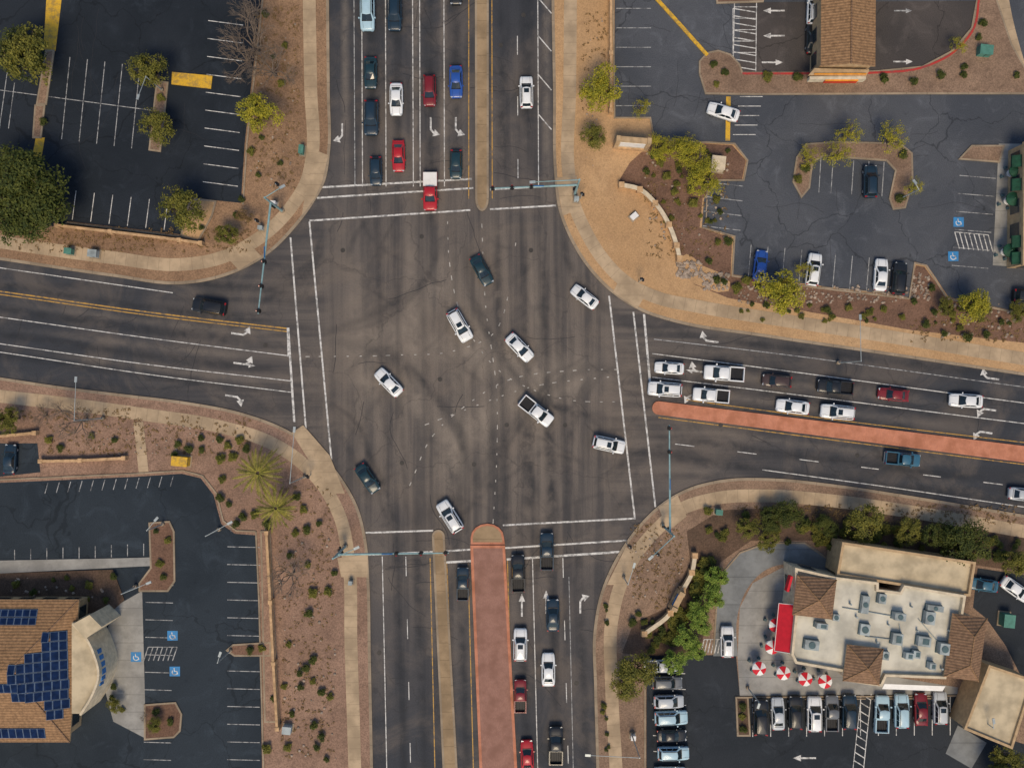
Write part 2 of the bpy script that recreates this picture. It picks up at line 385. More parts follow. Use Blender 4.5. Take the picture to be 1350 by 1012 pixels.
me.materials.append(M['road']); roado=bpy.data.objects.new('road',me); link(roado)
# ---------------------------------------------------------------- corner blocks
FAR=3600
NWk=[(432,-FAR),(432,-800),(432,-200),(432,0),(433,120),(433,205),(427,238),(411,268),(387,300),(356,331),(322,352),(280,367),(235,373),(150,363),(0,341),(-400,285),(-FAR,-165)]
NEk=[(727,-FAR),(727,-800),(728,-200),(729,0),(731,120),(733,235),(738,275),(752,312),(775,350),(805,382),(845,408),(890,423),(1000,441),(1150,463),(1350,493),(1700,545),(FAR+1350,1000)]
SWk=[(-FAR,5),(-400,443),(0,499),(80,511),(170,522),(250,532),(320,546),(378,568),(420,596),(450,632),(470,668),(481,710),(485,760),(487,860),(490,1012),(495,1300),(500,FAR+1000)]
SEk=[(793,FAR+1000),(790,1300),(788,1012),(785,900),(784,835),(794,780),(814,735),(840,697),(870,667),(905,646),(950,634),(1020,632),(1100,640),(1200,655),(1350,680),(1700,738),(FAR+1350,1230)]
blocks=[('NW',NWk,[(-FAR,-FAR)],'soil_nw'),('NE',NEk,[(FAR+1350,-FAR)],'soil_ne'),('SW',SWk,[(-FAR,FAR+1000)],'soil_sw'),('SE',SEk,[(FAR+1350,FAR+1000)],'soil_se')]
ZB,ZS,ZL,ZM,ZI=.13,.135,.14,.148,.27
ter=MB(); kb=MB()
for n,c,ex,mt in blocks:
    pts=wl(c); ter.poly(pts+PL(ex),ZB,mt,0.0)
    kb.ribbon(pts,.42,.155,'kerb',.0)
ter.obj('verge_terrain'); kb.obj('road_kerb')
sw=MB(); zsw=[.148]
def walk(pts,w): zsw[0]+=.002; sw.ribbon(wl(pts),w*S,zsw[0],'walk',.10)
walk([(408,-1500),(408,0),(410,120),(412,205),(405,238),(388,268),(362,298),(330,322),(285,342),(235,349),(150,340),(60,328),(0,319),(-900,190)],17)
walk([(752,-1500),(752,0),(751,120),(750,232),(757,270),(772,305),(795,342),(825,372),(865,392),(920,404),(1050,425),(1180,445),(1350,473),(2000,570)],17)
walk([(-900,390),(-200,498),(0,522),(80,531),(190,546),(290,562),(355,582),(400,611),(430,645),(450,685),(459,730),(463,850),(468,1012),(475,1900)],17)
walk([(818,1900),(812,1012),(806,900),(806,820),(818,770),(838,730),(865,698),(895,672),(940,657),(1010,653),(1100,660),(1200,674),(1350,700),(2000,800)],17)
walk([(183,556),(190,622)],13); walk([(1312,-60),(1330,40),(1352,110),(1400,200)],15)
zz_=.166
for pl in ([(398,285),(415,262),(425,240),(433,205),(420,200),(405,240)],[(330,322),(300,340),(315,356),(345,338)],
           [(733,235),(760,232),(765,275),(742,285)],[(820,362),(808,385),(840,407),(850,390)],
           [(385,570),(400,560),(435,600),(455,650),(440,650),(410,610)],[(445,735),(485,730),(485,760),(450,760)],
           [(800,770),(825,770),(845,735),(825,720)],[(868,668),(880,700),(905,680),(893,652)]):
    zz_+=.0015; sw.poly(PL(pl),zz_,'walk',.1)
sw.obj('sidewalk')
# ---------------------------------------------------------------- parking lots
lots=MB()
lots.poly(PL([(-900,-900),(352,-900),(345,0),(333,100),(323,190),(318,268),(280,264),(262,312),(90,292),(78,300),(0,285),(-900,180)]),ZL,'lot_nw')
lots.poly(PL([(810,-900),(1900,-900),(1900,430),(1345,412),(1290,400),(1250,392),(1222,350),(1205,345),(1198,392),(965,362),(968,312),(925,300),(928,262),(945,238),(980,238),(985,212),(968,190),(862,184),(857,155),(810,155)]),ZL,'lot_ne')
lots.poly(PL([(975,4),(1287,2),(1280,38),(1255,68),(1215,88),(1150,95),(975,97)]),ZL+.003,'lot_ne2')
lots.poly(PL([(-900,720),(0,636),(180,628),(240,624),(265,630),(282,652),(292,690),(310,703),(338,705),(342,790),(346,1020),(346,1300),(-900,1300)]),ZL,'lot_sw')
lots.poly(PL([(-200,590),(0,584),(50,584),(54,622),(0,628),(-200,640)]),ZL+.002,'lot_sw')
lots.poly(PL([(852,864),(970,862),(975,916),(1262,914),(1290,960),(1350,980),(1700,1000),(1700,1400),(852,1400)]),ZL,'lot_se')
lots.poly(PL([(1288,748),(1500,780),(1500,905),(1345,890),(1325,850),(1300,815),(1282,800)]),ZL,'lot_se')
lots.poly(PL(smooth([(1110,752),(1060,716),(1010,716),(975,728),(952,755),(944,800),(940,864)],5)+smooth([(972,864),(972,810),(985,775),(1010,750),(1045,742),(1100,758)],5)),ZL+.003,'drive')
lots.poly(PL([(972,864),(975,800),(992,768),(1030,748),(1110,755),(1110,880),(1262,905),(1262,914),(975,916)]),ZL+.005,'conc')
lots.poly(PL([(150,800),(188,778),(192,935),(192,972),(150,950),(138,905),(142,830)]),ZL+.004,'conc')
lots.poly(PL([(0,738),(160,735),(222,733),(222,744),(160,747),(0,755),(-300,770),(-300,750)]),ZI,'conc',ZL)
lots.poly(PL([(1316,190),(1500,190),(1500,360),(1308,350)]),ZL+.004,'conc')
loto=lots.obj('parking_lot')
bd=MB()
bd.poly(PL([(862,186),(965,192),(983,212),(978,237),(945,240),(926,262),(922,300),(965,314),(963,364),(1195,394),(1207,350),(1218,352),(1250,395),(1345,414),(1700,440),(1700,500),(1350,452),(1200,435),(1060,410),(960,393),(915,375),(895,345),(885,300),(860,262),(815,240),(830,215)]),ZS,'bed_red')
bd.poly(PL([(0,755),(150,750),(165,790),(120,830),(95,795),(0,792),(-200,800),(-200,765)]),ZI-.006,'bed_dark',ZL)
bd.poly(PL([(1108,662),(1350,702),(1500,730),(1500,775),(1290,745),(1110,712),(1050,712),(990,712),(950,740),(935,790),(925,850),(880,868),(820,860),(835,820),(880,800),(910,740),(905,700),(950,672),(1040,668)]),ZS,'bed_dark')
bd.poly(PL(smooth([(890,345),(905,335),(925,350),(962,372),(960,384),(925,378),(900,368)],2)),ZS+.004,'soil_ne')
bd.obj('gravel_bed')
isl=MB(); zis=[ZI]
def island(pl,mat='bed_red',k=1,kerb='kerb'):
    p=PL(pl); zis[0]+=.0008
    isl.poly(p,zis[0],mat,ZL); isl.ribbon(p,.25,zis[0]+.02,kerb,ZL,closed=True)
island([(922,98),(922,82),(932,71),(946,68),(962,73),(974,86),(978,97),(1065,97),(1155,95),(1215,89),(1255,68),(1280,38),(1287,0),(1290,-300),(1312,-300),(1312,0),(1332,60),(1352,95),(1352,124),(1200,124),(990,125),(930,124)],'soil_se')
island([(1045,240),(1050,208),(1062,191),(1100,188),(1185,190),(1201,203),(1202,240),(1192,274),(1177,276),(1172,262),(1180,225),(1168,212),(1085,206),(1070,214),(1066,248),(1056,260)],'soil_se')
island([(1264,210),(1280,193),(1322,193),(1316,214)],'soil_se')
island([(198,689),(224,687),(230,700),(231,765),(222,778),(185,778),(185,768),(200,748)])
island([(192,928),(232,925),(240,940),(238,962),(230,970),(192,973)])
island([(300,856),(308,849),(357,846),(357,863),(310,863)])
island([(48,140),(60,140),(55,182),(45,182)],'soil_se'); island([(62,68),(72,68),(62,138),(50,138)],'soil_se')
island([(208,108),(222,110),(212,200),(198,198)],'soil_se')
island([(252,262),(285,266),(280,285),(262,318),(240,310)],'soil_ne')
island([(970,918),(985,918),(988,968),(972,968)],'bed_dark')
island([(942,-20),(1010,-20),(1005,3),(945,5)])
island([(345,700),(356,700),(368,950),(350,950)],'soil_sw')
zk=ZI-.012
for l in ([(338,700),(342,790),(348,1012),(350,1300)],[(0,632),(180,624),(242,620),(268,627),(286,650),(295,686),(312,699),(338,700)],
          [(350,-600),(347,0),(336,100),(326,190),(321,270)],[(78,300),(90,294),(262,315)],
          [(925,300),(968,312),(965,364),(1080,380),(1198,394)],[(1345,414),(1290,402),(1248,394),(1220,350),(1205,347),(1198,394)],
          [(928,262),(945,238),(980,238),(985,212),(968,190),(862,185),(857,156),(810,156),(808,0),(808,-600)],
          [(850,862),(850,1300)],[(975,918),(1262,916)],[(940,862),(944,800),(952,755),(975,728),(1010,715),(1060,715),(1110,750)]):
    zk-=.001; isl.ribbon(PL(l),.22,zk,'kerb',ZB)
isl.ribbon(wl([(978,98),(1065,98),(1150,97),(1215,90),(1257,69),(1283,37),(1289,0),(1291,-200)],5),.3,ZI+.05,'redk',ZB)
isl.obj('parking_island')
ws=MB()
def stops(p0,p1,n,rot,skip=0):
    for i in range(n):
        t=(i+.5)/n; c=P(p0[0]+(p1[0]-p0[0])*t,p0[1]+(p1[1]-p0[1])*t); ws.box((c[0],c[1],ZL+.08),(1.7,.16,.13),'kerb',rot,.96)
stops((992,921),(1252,919),12,0); stops((990,371),(1190,388),9,-.08); stops((932,246),(930,296),3,1.5)
ws.obj('wheel_stops')
md=MB()
def median(pl,inner,edge,ew=.3):
    p=PL(pl); md.poly(p,.16,inner,.0); md.ribbon(p,ew,.175,edge,.0,closed=True)
def tip(a,b,dirx,diry,n=8,ln=None):
    cx,cy=(a[0]+b[0])/2,(a[1]+b[1])/2; r=math.hypot(a[0]-b[0],a[1]-b[1])/2; ux,uy=(a[0]-cx)/r,(a[1]-cy)/r; ln=ln or r
    return [(cx+ux*r*math.cos(math.pi*i/n)+dirx*ln*math.sin(math.pi*i/n),cy+uy*r*math.cos(math.pi*i/n)+diry*ln*math.sin(math.pi*i/n)) for i in range(n+1)]
median([(623,-2500),(643,-2500)]+tip((643,262),(628,262),0,1,8,15),'median','kerb')
median(tip((571,706),(585,706),0,-1)+[(602,1012),(645,FAR)]+[(625,FAR),(585,1012)],'median','kerb')
median(tip((622,708),(663,708),0,-1,8,17)+[(664,715.5),(622,715.5)],'median','salmon')
median([(622,720),(664,720),(680,1012),(760,FAR),(715,FAR),(634,1012)],'brick','salmon',.4)
e1=tip((868,545),(868,530),-1,0,8,7)
median(e1+[(1350,589),(1700,632),(3000,800),(3000,822),(1700,652),(1350,608)],'salmon','salmon')
md.obj('road_median')
# ---------------------------------------------------------------- markings
mk=MB(); zr=.022; cnt=[0]
def zj(z): cnt[0]+=1; return z+(cnt[0]%23)*.0005
def line(a,b,w=.15,mat='white',z=zr): mk.ribbon([P(*a),P(*b)],w,zj(z),mat)
def pline(pts,w=.15,mat='white',z=zr,k=5): mk.ribbon(wl(pts,k),w,zj(z),mat)
def dash(pts,w=.12,on=3.0,off=6.0,mat='white',z=zr):
    z=zj(z)
    if len(pts)>2: q=wl(pts,14)
    else:
        a0=P(*pts[0]);b0=P(*pts[1]); q=[(a0[0]+(b0[0]-a0[0])*j/60,a0[1]+(b0[1]-a0[1])*j/60) for j in range(61)]
    d=0; cur=[]
    for i in range(len(q)-1):
        a,b=q[i],q[i+1]; L=math.hypot(b[0]-a[0],b[1]-a[1]); n=max(1,int(L/.25))
        for j in range(n):
            t=j/n; p=(a[0]+(b[0]-a[0])*t,a[1]+(b[1]-a[1])*t)
            if d%(on+off)<on: cur.append(p)
            else:
                if len(cur)>1: mk.ribbon(cur,w,z,mat)
                cur=[]
            d+=L/n
    if len(cur)>1: mk.ribbon(cur,w,z,mat)
Wc=.25
for a,b,w in [((424,247),(622,236),.27),((418,261),(624,248),Wc),((408,291),(620,277),Wc),((646,276),(733,271),Wc),((646,250),(732,245),Wc),
            ((383,313),(404,573),Wc),((408,292),(437,606),Wc),((380,432),(388,556),.32),
            ((803,390),(837,684),Wc),((835,411),(864,668),Wc),((849,414),(857,505),.32),
            ((482,702),(571,699),Wc),((663,692),(838,683),Wc),((482,731),(571,727),Wc),((588,726),(620,724),Wc),((666,722),(826,712),Wc),
            ((588,741),(621,739),.32),((668,737),(818,727),.32)]: line(a,b,w)
for x0,x1 in ((463,468),(474,478),(506,509),(541,545),(551,554),(583,586)): line((x0,-700),(x1,246),.13,'white' if x0!=463 else 'whitef')
line((618,-700),(618,262),.13,'yellow'); line((647,-700),(649,262),.13,'yellow')
dash([(681,-200),(683,250)],.12,3,6); line((706,-700),(710,244),.13,'white')
for y in (-53,-3,47,98,150): line((709,y),(727,y+21),.16)
line((-300,305),(0,353),.13); line((0,353),(228,386),.13)
pline([(-600,312),(0,384),(200,412),(379,433)],.18,'yellow'); pline([(-600,316),(0,388),(200,416),(379,437)],.14,'yellow')
pline([(-600,338),(0,418),(200,446),(382,469)],.13); pline([(-600,373),(0,453),(200,481),(384,502)],.13); pline([(-600,385),(0,464),(200,494),(385,517)],.13)
line((379,432),(380,470),.2)
pline([(862,447),(1000,463),(1350,510),(1700,556)],.12,'whitef'); pline([(860,466),(1000,484),(1350,531),(1700,575)],.13)
pline([(860,497),(1000,514),(1350,558),(1700,600)],.13); pline([(905,527),(1100,553),(1350,583)],.12,'yellow')
pline([(868,550),(1100,580),(1350,612),(1700,655)],.13,'yellow')
dash([(890,585),(1350,642)],.12,3,6); pline([(1005,619),(1180,643),(1350,668),(1700,715)],.13)
line((504,733),(516,1300),.13); dash([(535,733),(548,1300)],.12,3,6); line((567,735),(580,1300),.13,'yellow')
line((589,742),(608,1200),.13,'yellow'); line((617,742),(629,1200),.13,'yellow'); line((669,738),(684,1300),.13,'yellow')
line((702,735),(716,1300),.13); dash([(742,735),(757,1300)],.12,3,6); line((750,760),(760,1200),.1,'whitef')
for pl in ([(590,292),(592,340),(610,420),(660,490),(740,525),(830,530)],[(680,320),(672,380),(650,440),(600,462),(520,468),(400,470)],
           [(650,690),(655,600),(655,520),(640,400),(635,290)],[(560,560),(600,545),(700,510),(820,495)],
           [(540,640),(570,575),(620,530),(660,505),(760,488),(830,487)]):
    dash(pl,.13,.75,1.2,'guide')
def arrow(px,py,head,kind='S',sc=1.25,z=zr,mat='white'):
    x,y=P(px,py); a=math.radians(head); cs,sn=math.cos(a)*sc,math.sin(a)*sc; z=zj(z)
    def T(l): return [(x+u*cs-v*sn,y+u*sn+v*cs) for u,v in l]
    if kind=='S':
        mk.poly(T([(-1.2,-.09),(.35,-.09),(.35,.09),(-1.2,.09)]),z,mat); mk.poly(T([(.35,-.33),(1.2,0),(.35,.33)]),z,mat)
    else:
        k=1 if kind[0]=='L' else -1
        mk.poly(T([(-1.2,-.1*k),(.1,-.1*k),(.5,.22*k),(.38,.36*k),(.0,.09*k),(-1.2,.09*k)]),z,mat)
        mk.poly(T([(.05,.42*k),(.8,.15*k),(.62,.95*k)]),z+.001,mat)
        if len(kind)>1: mk.poly(T([(.1,-.1*k),(.4,-.08*k),(.4,-.3*k),(1.1,0),(.4,.1*k)]),z+.002,mat)
for a in ((451,178,-90,'R'),(568,170,-90,'L'),(601,170,-90,'L'),(320,441,-8,'L'),(323,480,-8,'LS'),(312,523,-8,'R'),(932,449,172,'R'),(1302,498,172,'R'),
          (1298,539,172,'L'),(1293,569,172,'L'),(918,489,172,'RS'),(912,521,172,'L'),(688,797,90,'S'),(720,793,90,'S'),(765,793,90,'R')): arrow(*a,sc=1.4)
def stalls(p0,p1,n,dx,dy,mat='whitef',w=.11):
    for i in range(n):
        t=i/(n-1); x=p0[0]+(p1[0]-p0[0])*t; y=p0[1]+(p1[1]-p0[1])*t; line((x,y),(x+dx,y+dy),w,mat,ZM)
stalls((93,76),(185,88),5,-11,108); stalls((20,110),(-100,100),5,-8,60); stalls((14,70),(-8,66),2,-14,100); line((-100,106),(200,146),.11,'whitef',ZM)
stalls((275,28),(268,240),10,46,6,'white'); stalls((101,252),(246,268),7,-5,38,'white')
stalls((812,12),(812,140),6,46,0); stalls((930,240),(926,298),4,50,6); stalls((990,322),(1190,345),10,-4,45); stalls((1098,205),(1066,203),3,-3,50); stalls((1125,212),(1165,214),3,-3,45)
stalls((1266,208),(1254,350),7,48,4); stalls((968,10),(966,70),5,30,0,'white'); stalls((975,128),(966,178),5,30,0,'white')
line((968,2),(966,95),.12,'white',ZM);line((997,2),(996,95),.12,'white',ZM)
stalls((60,650),(225,641),12,4,-14); stalls((20,724),(190,716),9,0,16,'whitef'); stalls((193,770),(190,1000),11,36,1); stalls((305,690),(350,690),2,0,10)
stalls((300,720),(300,1000),13,43,1,)
stalls((992,918),(1252,916),12,0,52,'white'); stalls((858,885),(862,1010),7,45,2,'white')
def hatch(x0,y0,x1,y1,n,dx,dy,mat='white'):
    for i in range(n):
        t=i/(n-1); line((x0+(x1-x0)*t,y0+(y1-y0)*t),(x0+(x1-x0)*t+dx,y0+(y1-y0)*t+dy),.14,mat,ZM)
    line((x0,y0),(x1,y1),.1,mat,ZM+.002)
hatch(1258,306,1302,310,8,6,22); hatch(196,852,234,852,7,-6,18,'whitef'); hatch(928,842,950,842,6,-4,18)
hatch(1135,914,1124,1012,10,13,8); line((1148,914),(1138,1012),.12,'white',ZM); hatch(966,12,966,88,9,30,5)
for x,y in ((1263,293),(1256,338),(228,837),(231,884),(180,865)):
    c=P(x,y); mk.poly([(c[0]-.75,c[1]-.7),(c[0]+.75,c[1]-.7),(c[0]+.75,c[1]+.7),(c[0]-.75,c[1]+.7)],ZM+.014,'blue')
    mk.ribbon([(c[0]+.38*math.cos(t),c[1]-.1+.38*math.sin(t)) for t in [math.pi*(.8+i*.13) for i in range(10)]],.12,ZM+.018,'white')
    mk.ribbon([(c[0]-.1,c[1]+.5),(c[0]-.05,c[1]+.05),(c[0]+.3,c[1]),(c[0]+.42,c[1]-.4)],.12,ZM+.022,'white')
arrow(1020,15,180,'S',1.3,ZM);arrow(1020,48,180,'S',1.3,ZM);arrow(1018,83,0,'S',1.3,ZM);arrow(1190,15,0,'S',1.1,ZM,'whitef');arrow(1060,998,180,'S',1.4,ZM);arrow(1190,82,0,'S',1.2,ZM)
for pl in ([(62,0),(82,0),(74,68),(58,66)],[(66,-150),(88,-150),(82,-1),(62,-1)],[(48,182),(60,182),(54,216),(42,214)],[(228,96),(281,101),(279,118),(227,112)],[(957,128),(963,128),(962,186),(956,186)]): mk.poly(PL(pl),ZI+.04 if pl[0][0]==228 else ZM+.022,'yellowb',ZL)
mk.ribbon(PL([(862,-4),(900,38),(932,74)]),.5,ZI+.05,'yellowb',ZL)
mk.obj('pavement_markings',roado)
tc=MB()
def crack(x,y,a,L,w=.09,z=.032):
    pts=[(x,y)]; 
    for i in range(int(L/9)):
        a+=R.uniform(-.28,.28); x+=math.cos(a)*9; y+=math.sin(a)*9; pts.append((x,y))
    if len(pts)>2: tc.ribbon(wl(pts,3),w,z,'tar')
for i in range(84):
    r=R.random(); a=R.choice([0,math.pi/2])+R.uniform(-.35,.35)
    if r<.3: x,y=R.uniform(440,720),R.uniform(-20,280)
    elif r<.5: x,y=R.uniform(490,560),R.uniform(700,1000)
    elif r<.65: x,y=R.uniform(670,770),R.uniform(700,980)
    elif r<.8: x,y=R.uniform(20,380),R.uniform(400,500)
    elif r<.95: x=R.uniform(870,1330); y=430+(x-850)*.13+R.uniform(10,160)
    else: x,y=R.uniform(430,780),R.uniform(300,680)
    crack(x,y,a,R.uniform(25,85),R.uniform(.05,.09),.015+i*.00005)
for i in range(10):
    crack(R.uniform(60,290),R.uniform(10,240),R.choice([0,1.57])+R.uniform(-.3,.3),R.uniform(40,130),.04,ZL+.0045+i*.00005)
    crack(R.uniform(1000,1220),R.uniform(135,330),R.choice([0,1.57])+R.uniform(-.3,.3),R.uniform(30,90),.045,ZL+.0045+i*.00005)
    crack(R.uniform(820,930),R.uniform(10,160),R.choice([0,1.57])+R.uniform(-.3,.3),R.uniform(30,80),.045,ZL+.0045+i*.00005)
tc.obj('crack_sealing',roado)
mh=MB()
for x,y in ((452,330),(556,312),(625,612),(668,560),(745,560),(530,610),(700,330),(580,500),(350,455),(950,560),(1130,600),(500,860),(760,900),(660,60),(690,20)):
    c=P(x,y); mh.cyl((c[0],c[1],.01),(c[0],c[1],.04),.33,.33,'manhole',14,False)
mh.obj('manhole_cover',roado)
# ---------------------------------------------------------------- vehicles
COL={'white':(.82,.83,.82),'silver':(.50,.53,.55),'black':(.010,.012,.015),'navy':(.010,.030,.052),'teal':(.008,.036,.048),'blue':(.02,.085,.36),'red':(.45,.012,.02),'darkred':(.20,.010,.016),'grey':(.14,.15,.16),'brown':(.06,.035,.03),'pale_blue':(.42,.60,.68),'slate_blue':(.035,.13,.20)}
CP={k:paint('car_paint_'+k,v) for k,v in COL.items()}
def body(mb,st,mat,zb=.28):
    rings=[]
    for x,hw,zt in st:
        rings.append([(x,hw*.90,zb),(x,hw,zb+.18),(x,hw,zt-.20),(x,hw*.965,zt-.07),(x,hw*.86,zt),(x,hw*.45,zt+.025),(x,0,zt+.035),(x,-hw*.45,zt+.025),(x,-hw*.86,zt),(x,-hw*.965,zt-.07),(x,-hw,zt-.20),(x,-hw,zb+.18),(x,-hw*.90,zb)])
    n=len(rings[0]); vs=[p for r in rings for p in r]; fs=[]
    for i in range(len(rings)-1):
        for j in range(n-1): fs.append([i*n+j,(i+1)*n+j,(i+1)*n+j+1,i*n+j+1])
        fs.append([i*n+n-1,(i+1)*n+n-1,(i+1)*n,i*n])
    fs.append(list(range(n))); fs.append([(len(rings)-1)*n+j for j in range(n)][::-1])
    mb.raw(vs,fs,mat,True)
def bil(q,u,v): 
    a,b,c,d=q; return a*(1-u)*(1-v)+b*u*(1-v)+c*u*v+d*(1-u)*v
def house(mb,bf,br,rf,rr,bw,rw,zb,zt,mat,side=2,rearglass=True):
    def ring(xf,xr,w,z,cf=.18):
        return [Vector((xf,0,z)),Vector((xf-.10,w*.72,z)),Vector((xf-.26,w,z)),Vector((xr+.16,w,z)),Vector((xr+.04,w*.75,z)),Vector((xr,0,z)),Vector((xr+.04,-w*.75,z)),Vector((xr+.16,-w,z)),Vector((xf-.26,-w,z)),Vector((xf-.10,-w*.72,z))]
    B=ring(bf,br,bw,zb); T=ring(rf,rr,rw,zt); n=10
    for i in range(n):
        j=(i+1)%n; mb.face([B[j],B[i],T[i],T[j]],mat)
    T2=[Vector((t.x*.9+(rf+rr)*.05,t.y*.86,zt+.05)) for t in T]
    vs=T+T2+[Vector(((rf+rr)/2,0,zt+.07))]
    mb.raw(vs,[[i,(i+1)%n,n+(i+1)%n,n+i][::-1] for i in range(n)]+[[n+i,n+(i+1)%n,2*n][::-1] for i in range(n)],mat,True)
    def glass(a,b,u0,u1,v0,v1,off):
        q=(B[a],B[b],T[b],T[a]); nrm=(B[b]-B[a]).cross(T[a]-B[a]); nrm.normalize()
        c=(q[0]+q[1]+q[2]+q[3])/4; m=Vector(((bf+br)/2,0,zb-.5))
        if nrm.dot(c-m)<0: nrm=-nrm
        mb.face([bil(q,u,v)+nrm*off for u,v in ((u0,v0),(u1,v0),(u1,v1),(u0,v1))],'cglass')
    glass(0,1,0,1,.04,.93,.012);glass(9,0,0,1,.04,.93,.012);glass(1,2,0,.35,.04,.93,.012);glass(8,9,.65,1,.04,.93,.012)
    if rearglass:
        glass(4,5,0,1,.10,.90,.012);glass(5,6,0,1,.10,.90,.012)
    for a,b in ((2,3),(7,8)):
        k=side
        for i in range(k): glass(a,b,(i+.04)/k+ (.02 if i==0 else 0),(i+.96)/k,.10,.88,.012)
def wheels(mb,xs,w,r=.34):
    for x in xs:
        for sgn in (1,-1):
            mb.cyl((x,sgn*(w-.24),r),(x,sgn*(w+.0),r),r,r,'tyre',14,False); mb.cyl((x,sgn*(w),r),(x,sgn*(w+.02),r),r*.6,r*.55,'hub',10,False)
def lamps(mb,L,w,zf,zr_):
    for s_ in (1,-1):
        mb.box((L/2-.20,s_*(w-.30),zf),(.24,.34,.12),'lampw',rot=-s_*.5); mb.box((-L/2+.11,s_*(w-.24),zr_),(.16,.34,.16),'lampr',rot=s_*.25)
    mb.box((L/2-.03,0,.45),(.1,w*1.0,.16),'trim'); mb.box((-L/2+.03,0,.42),(.1,w*1.1,.14),'trim')
def car_mesh(kind,col):
    mb=MB(); c=CP[col]
    if kind=='sedan':
        body(mb,[(2.36,.55,.58),(2.30,.74,.66),(2.1,.86,.74),(1.7,.91,.82),(.95,.94,.92),(0,.95,.95),(-1.0,.95,.97),(-1.7,.93,.98),(-2.1,.87,.95),(-2.30,.76,.86),(-2.36,.62,.74)],c)
        house(mb,1.12,-1.78,.38,-1.05,.82,.62,.93,1.42,c); wheels(mb,(1.42,-1.38),.93); lamps(mb,4.7,.92,.68,.80)
        for s_ in (1,-1):
            mb.box((.72,s_*1.03,1.0),(.14,.18,.12),c); mb.box((1.65,s_*.52,.885),(.95,.02,.015),'trim',rot=-s_*.06)
        mb.box((1.08,0,.955),(.18,1.35,.03),'trim'); mb.box((-1.84,0,1.01),(.04,1.3,.02),'trim')
    elif kind=='hatchback':
        body(mb,[(2.2,.55,.62),(2.14,.74,.70),(1.95,.86,.80),(1.5,.91,.90),(.95,.93,.98),(0,.94,1.0),(-1.3,.94,1.02),(-1.9,.90,1.0),(-2.12,.80,.92),(-2.2,.64,.80)],c)
        house(mb,1.2,-2.02,.5,-1.62,.82,.64,.98,1.52,c); wheels(mb,(1.32,-1.35),.92); lamps(mb,4.4,.90,.72,.90)
        for s_ in (1,-1): mb.box((.8,s_*1.02,1.05),(.14,.18,.12),c)
        mb.box((1.16,0,1.01),(.16,1.3,.03),'trim')
    elif kind=='suv':
        body(mb,[(2.38,.66,.72),(2.33,.82,.84),(2.15,.93,.94),(1.7,.96,1.02),(1.0,.98,1.07),(0,.99,1.08),(-1.3,.99,1.08),(-2.0,.96,1.07),(-2.28,.88,1.02),(-2.38,.76,.9)],c,.34)
        house(mb,1.18,-2.26,.50,-1.94,.88,.70,1.06,1.68,c,3); wheels(mb,(1.45,-1.42),.97,.38); lamps(mb,4.74,.95,.84,1.0)
        for s_ in (1,-1):
            mb.box((.8,s_*1.07,1.16),(.16,.2,.16),c); mb.box((-.7,s_*.60,1.77),(2.2,.05,.05),'trim'); mb.box((1.72,s_*.55,1.065),(.9,.02,.015),'trim',rot=-s_*.06)
        mb.box((1.14,0,1.10),(.16,1.4,.03),'trim')
        if col in ('white','silver'): mb.box((-.05,0,1.752),(.62,.75,.02),'cglass')
    else:
        body(mb,[(2.78,.72,.80),(2.72,.88,.92),(2.5,.97,1.0),(2.0,.99,1.06),(1.35,1.0,1.10),(.3,1.0,1.10),(-.72,1.0,1.10)],c,.42)
        house(mb,1.55,-.70,.90,-.46,.90,.74,1.10,1.80,c,2); 
        for s_ in (1,-1):
            mb.box((-1.74,s_*.92,.80),(2.02,.16,.64),c); mb.box((1.2,s_*1.12,1.22),(.18,.24,.2),c); mb.box((-2.68,s_*.86,.95),(.2,.2,.26),'lampr'); mb.box((2.62,s_*.72,.86),(.22,.3,.16),'lampw')
        mb.box((-2.68,0,.80),(.12,1.62,.62),c); mb.box((-.78,0,.8),(.10,1.66,.6),c); mb.box((-1.72,0,.60),(1.80,1.67,.12),'trim')
        for i in range(6): mb.box((-1.72,-.62+i*.25,.67),(1.76,.06,.03),'tyre')
        mb.box((-2.78,0,.5),(.14,1.7,.16),'hub'); mb.box((2.78,0,.6),(.1,1.3,.3),'trim'); mb.box((1.52,0,1.13),(.16,1.4,.03),'trim')
        if kind=='pickup_cover': mb.box((-1.72,0,1.14),(2.0,1.95,.08),'wcan')
        wheels(mb,(1.85,-1.75),.98,.40)
    return mb.mesh(kind+'_'+col)
cache={}
NM={'sedan':'sedan','hatchback':'hatchback_car','suv':'suv','pickup':'pickup_truck','pickup_cover':'pickup_truck'}
LEN={'sedan':4.72,'hatchback':4.4,'suv':4.76,'pickup':5.6,'pickup_cover':5.6}
def car(px,py,head,kind='sedan',col='white',lpx=None,lot=False):
    k=(kind,col)
    if k not in cache: cache[k]=car_mesh(kind,col)
    o=bpy.data.objects.new(col+'_'+NM[kind],cache[k])
    x,y=P(px,py,1.0); o.location=(x,y,ZL+.004 if lot else .012); o.rotation_euler=(0,0,math.radians(head+R.uniform(-1,1)))
    s=(lpx*S*.985/LEN[kind]) if lpx else 1.0
    s=max(.86,min(1.08,s)); o.scale=(s,s*1.02,s); link(o)
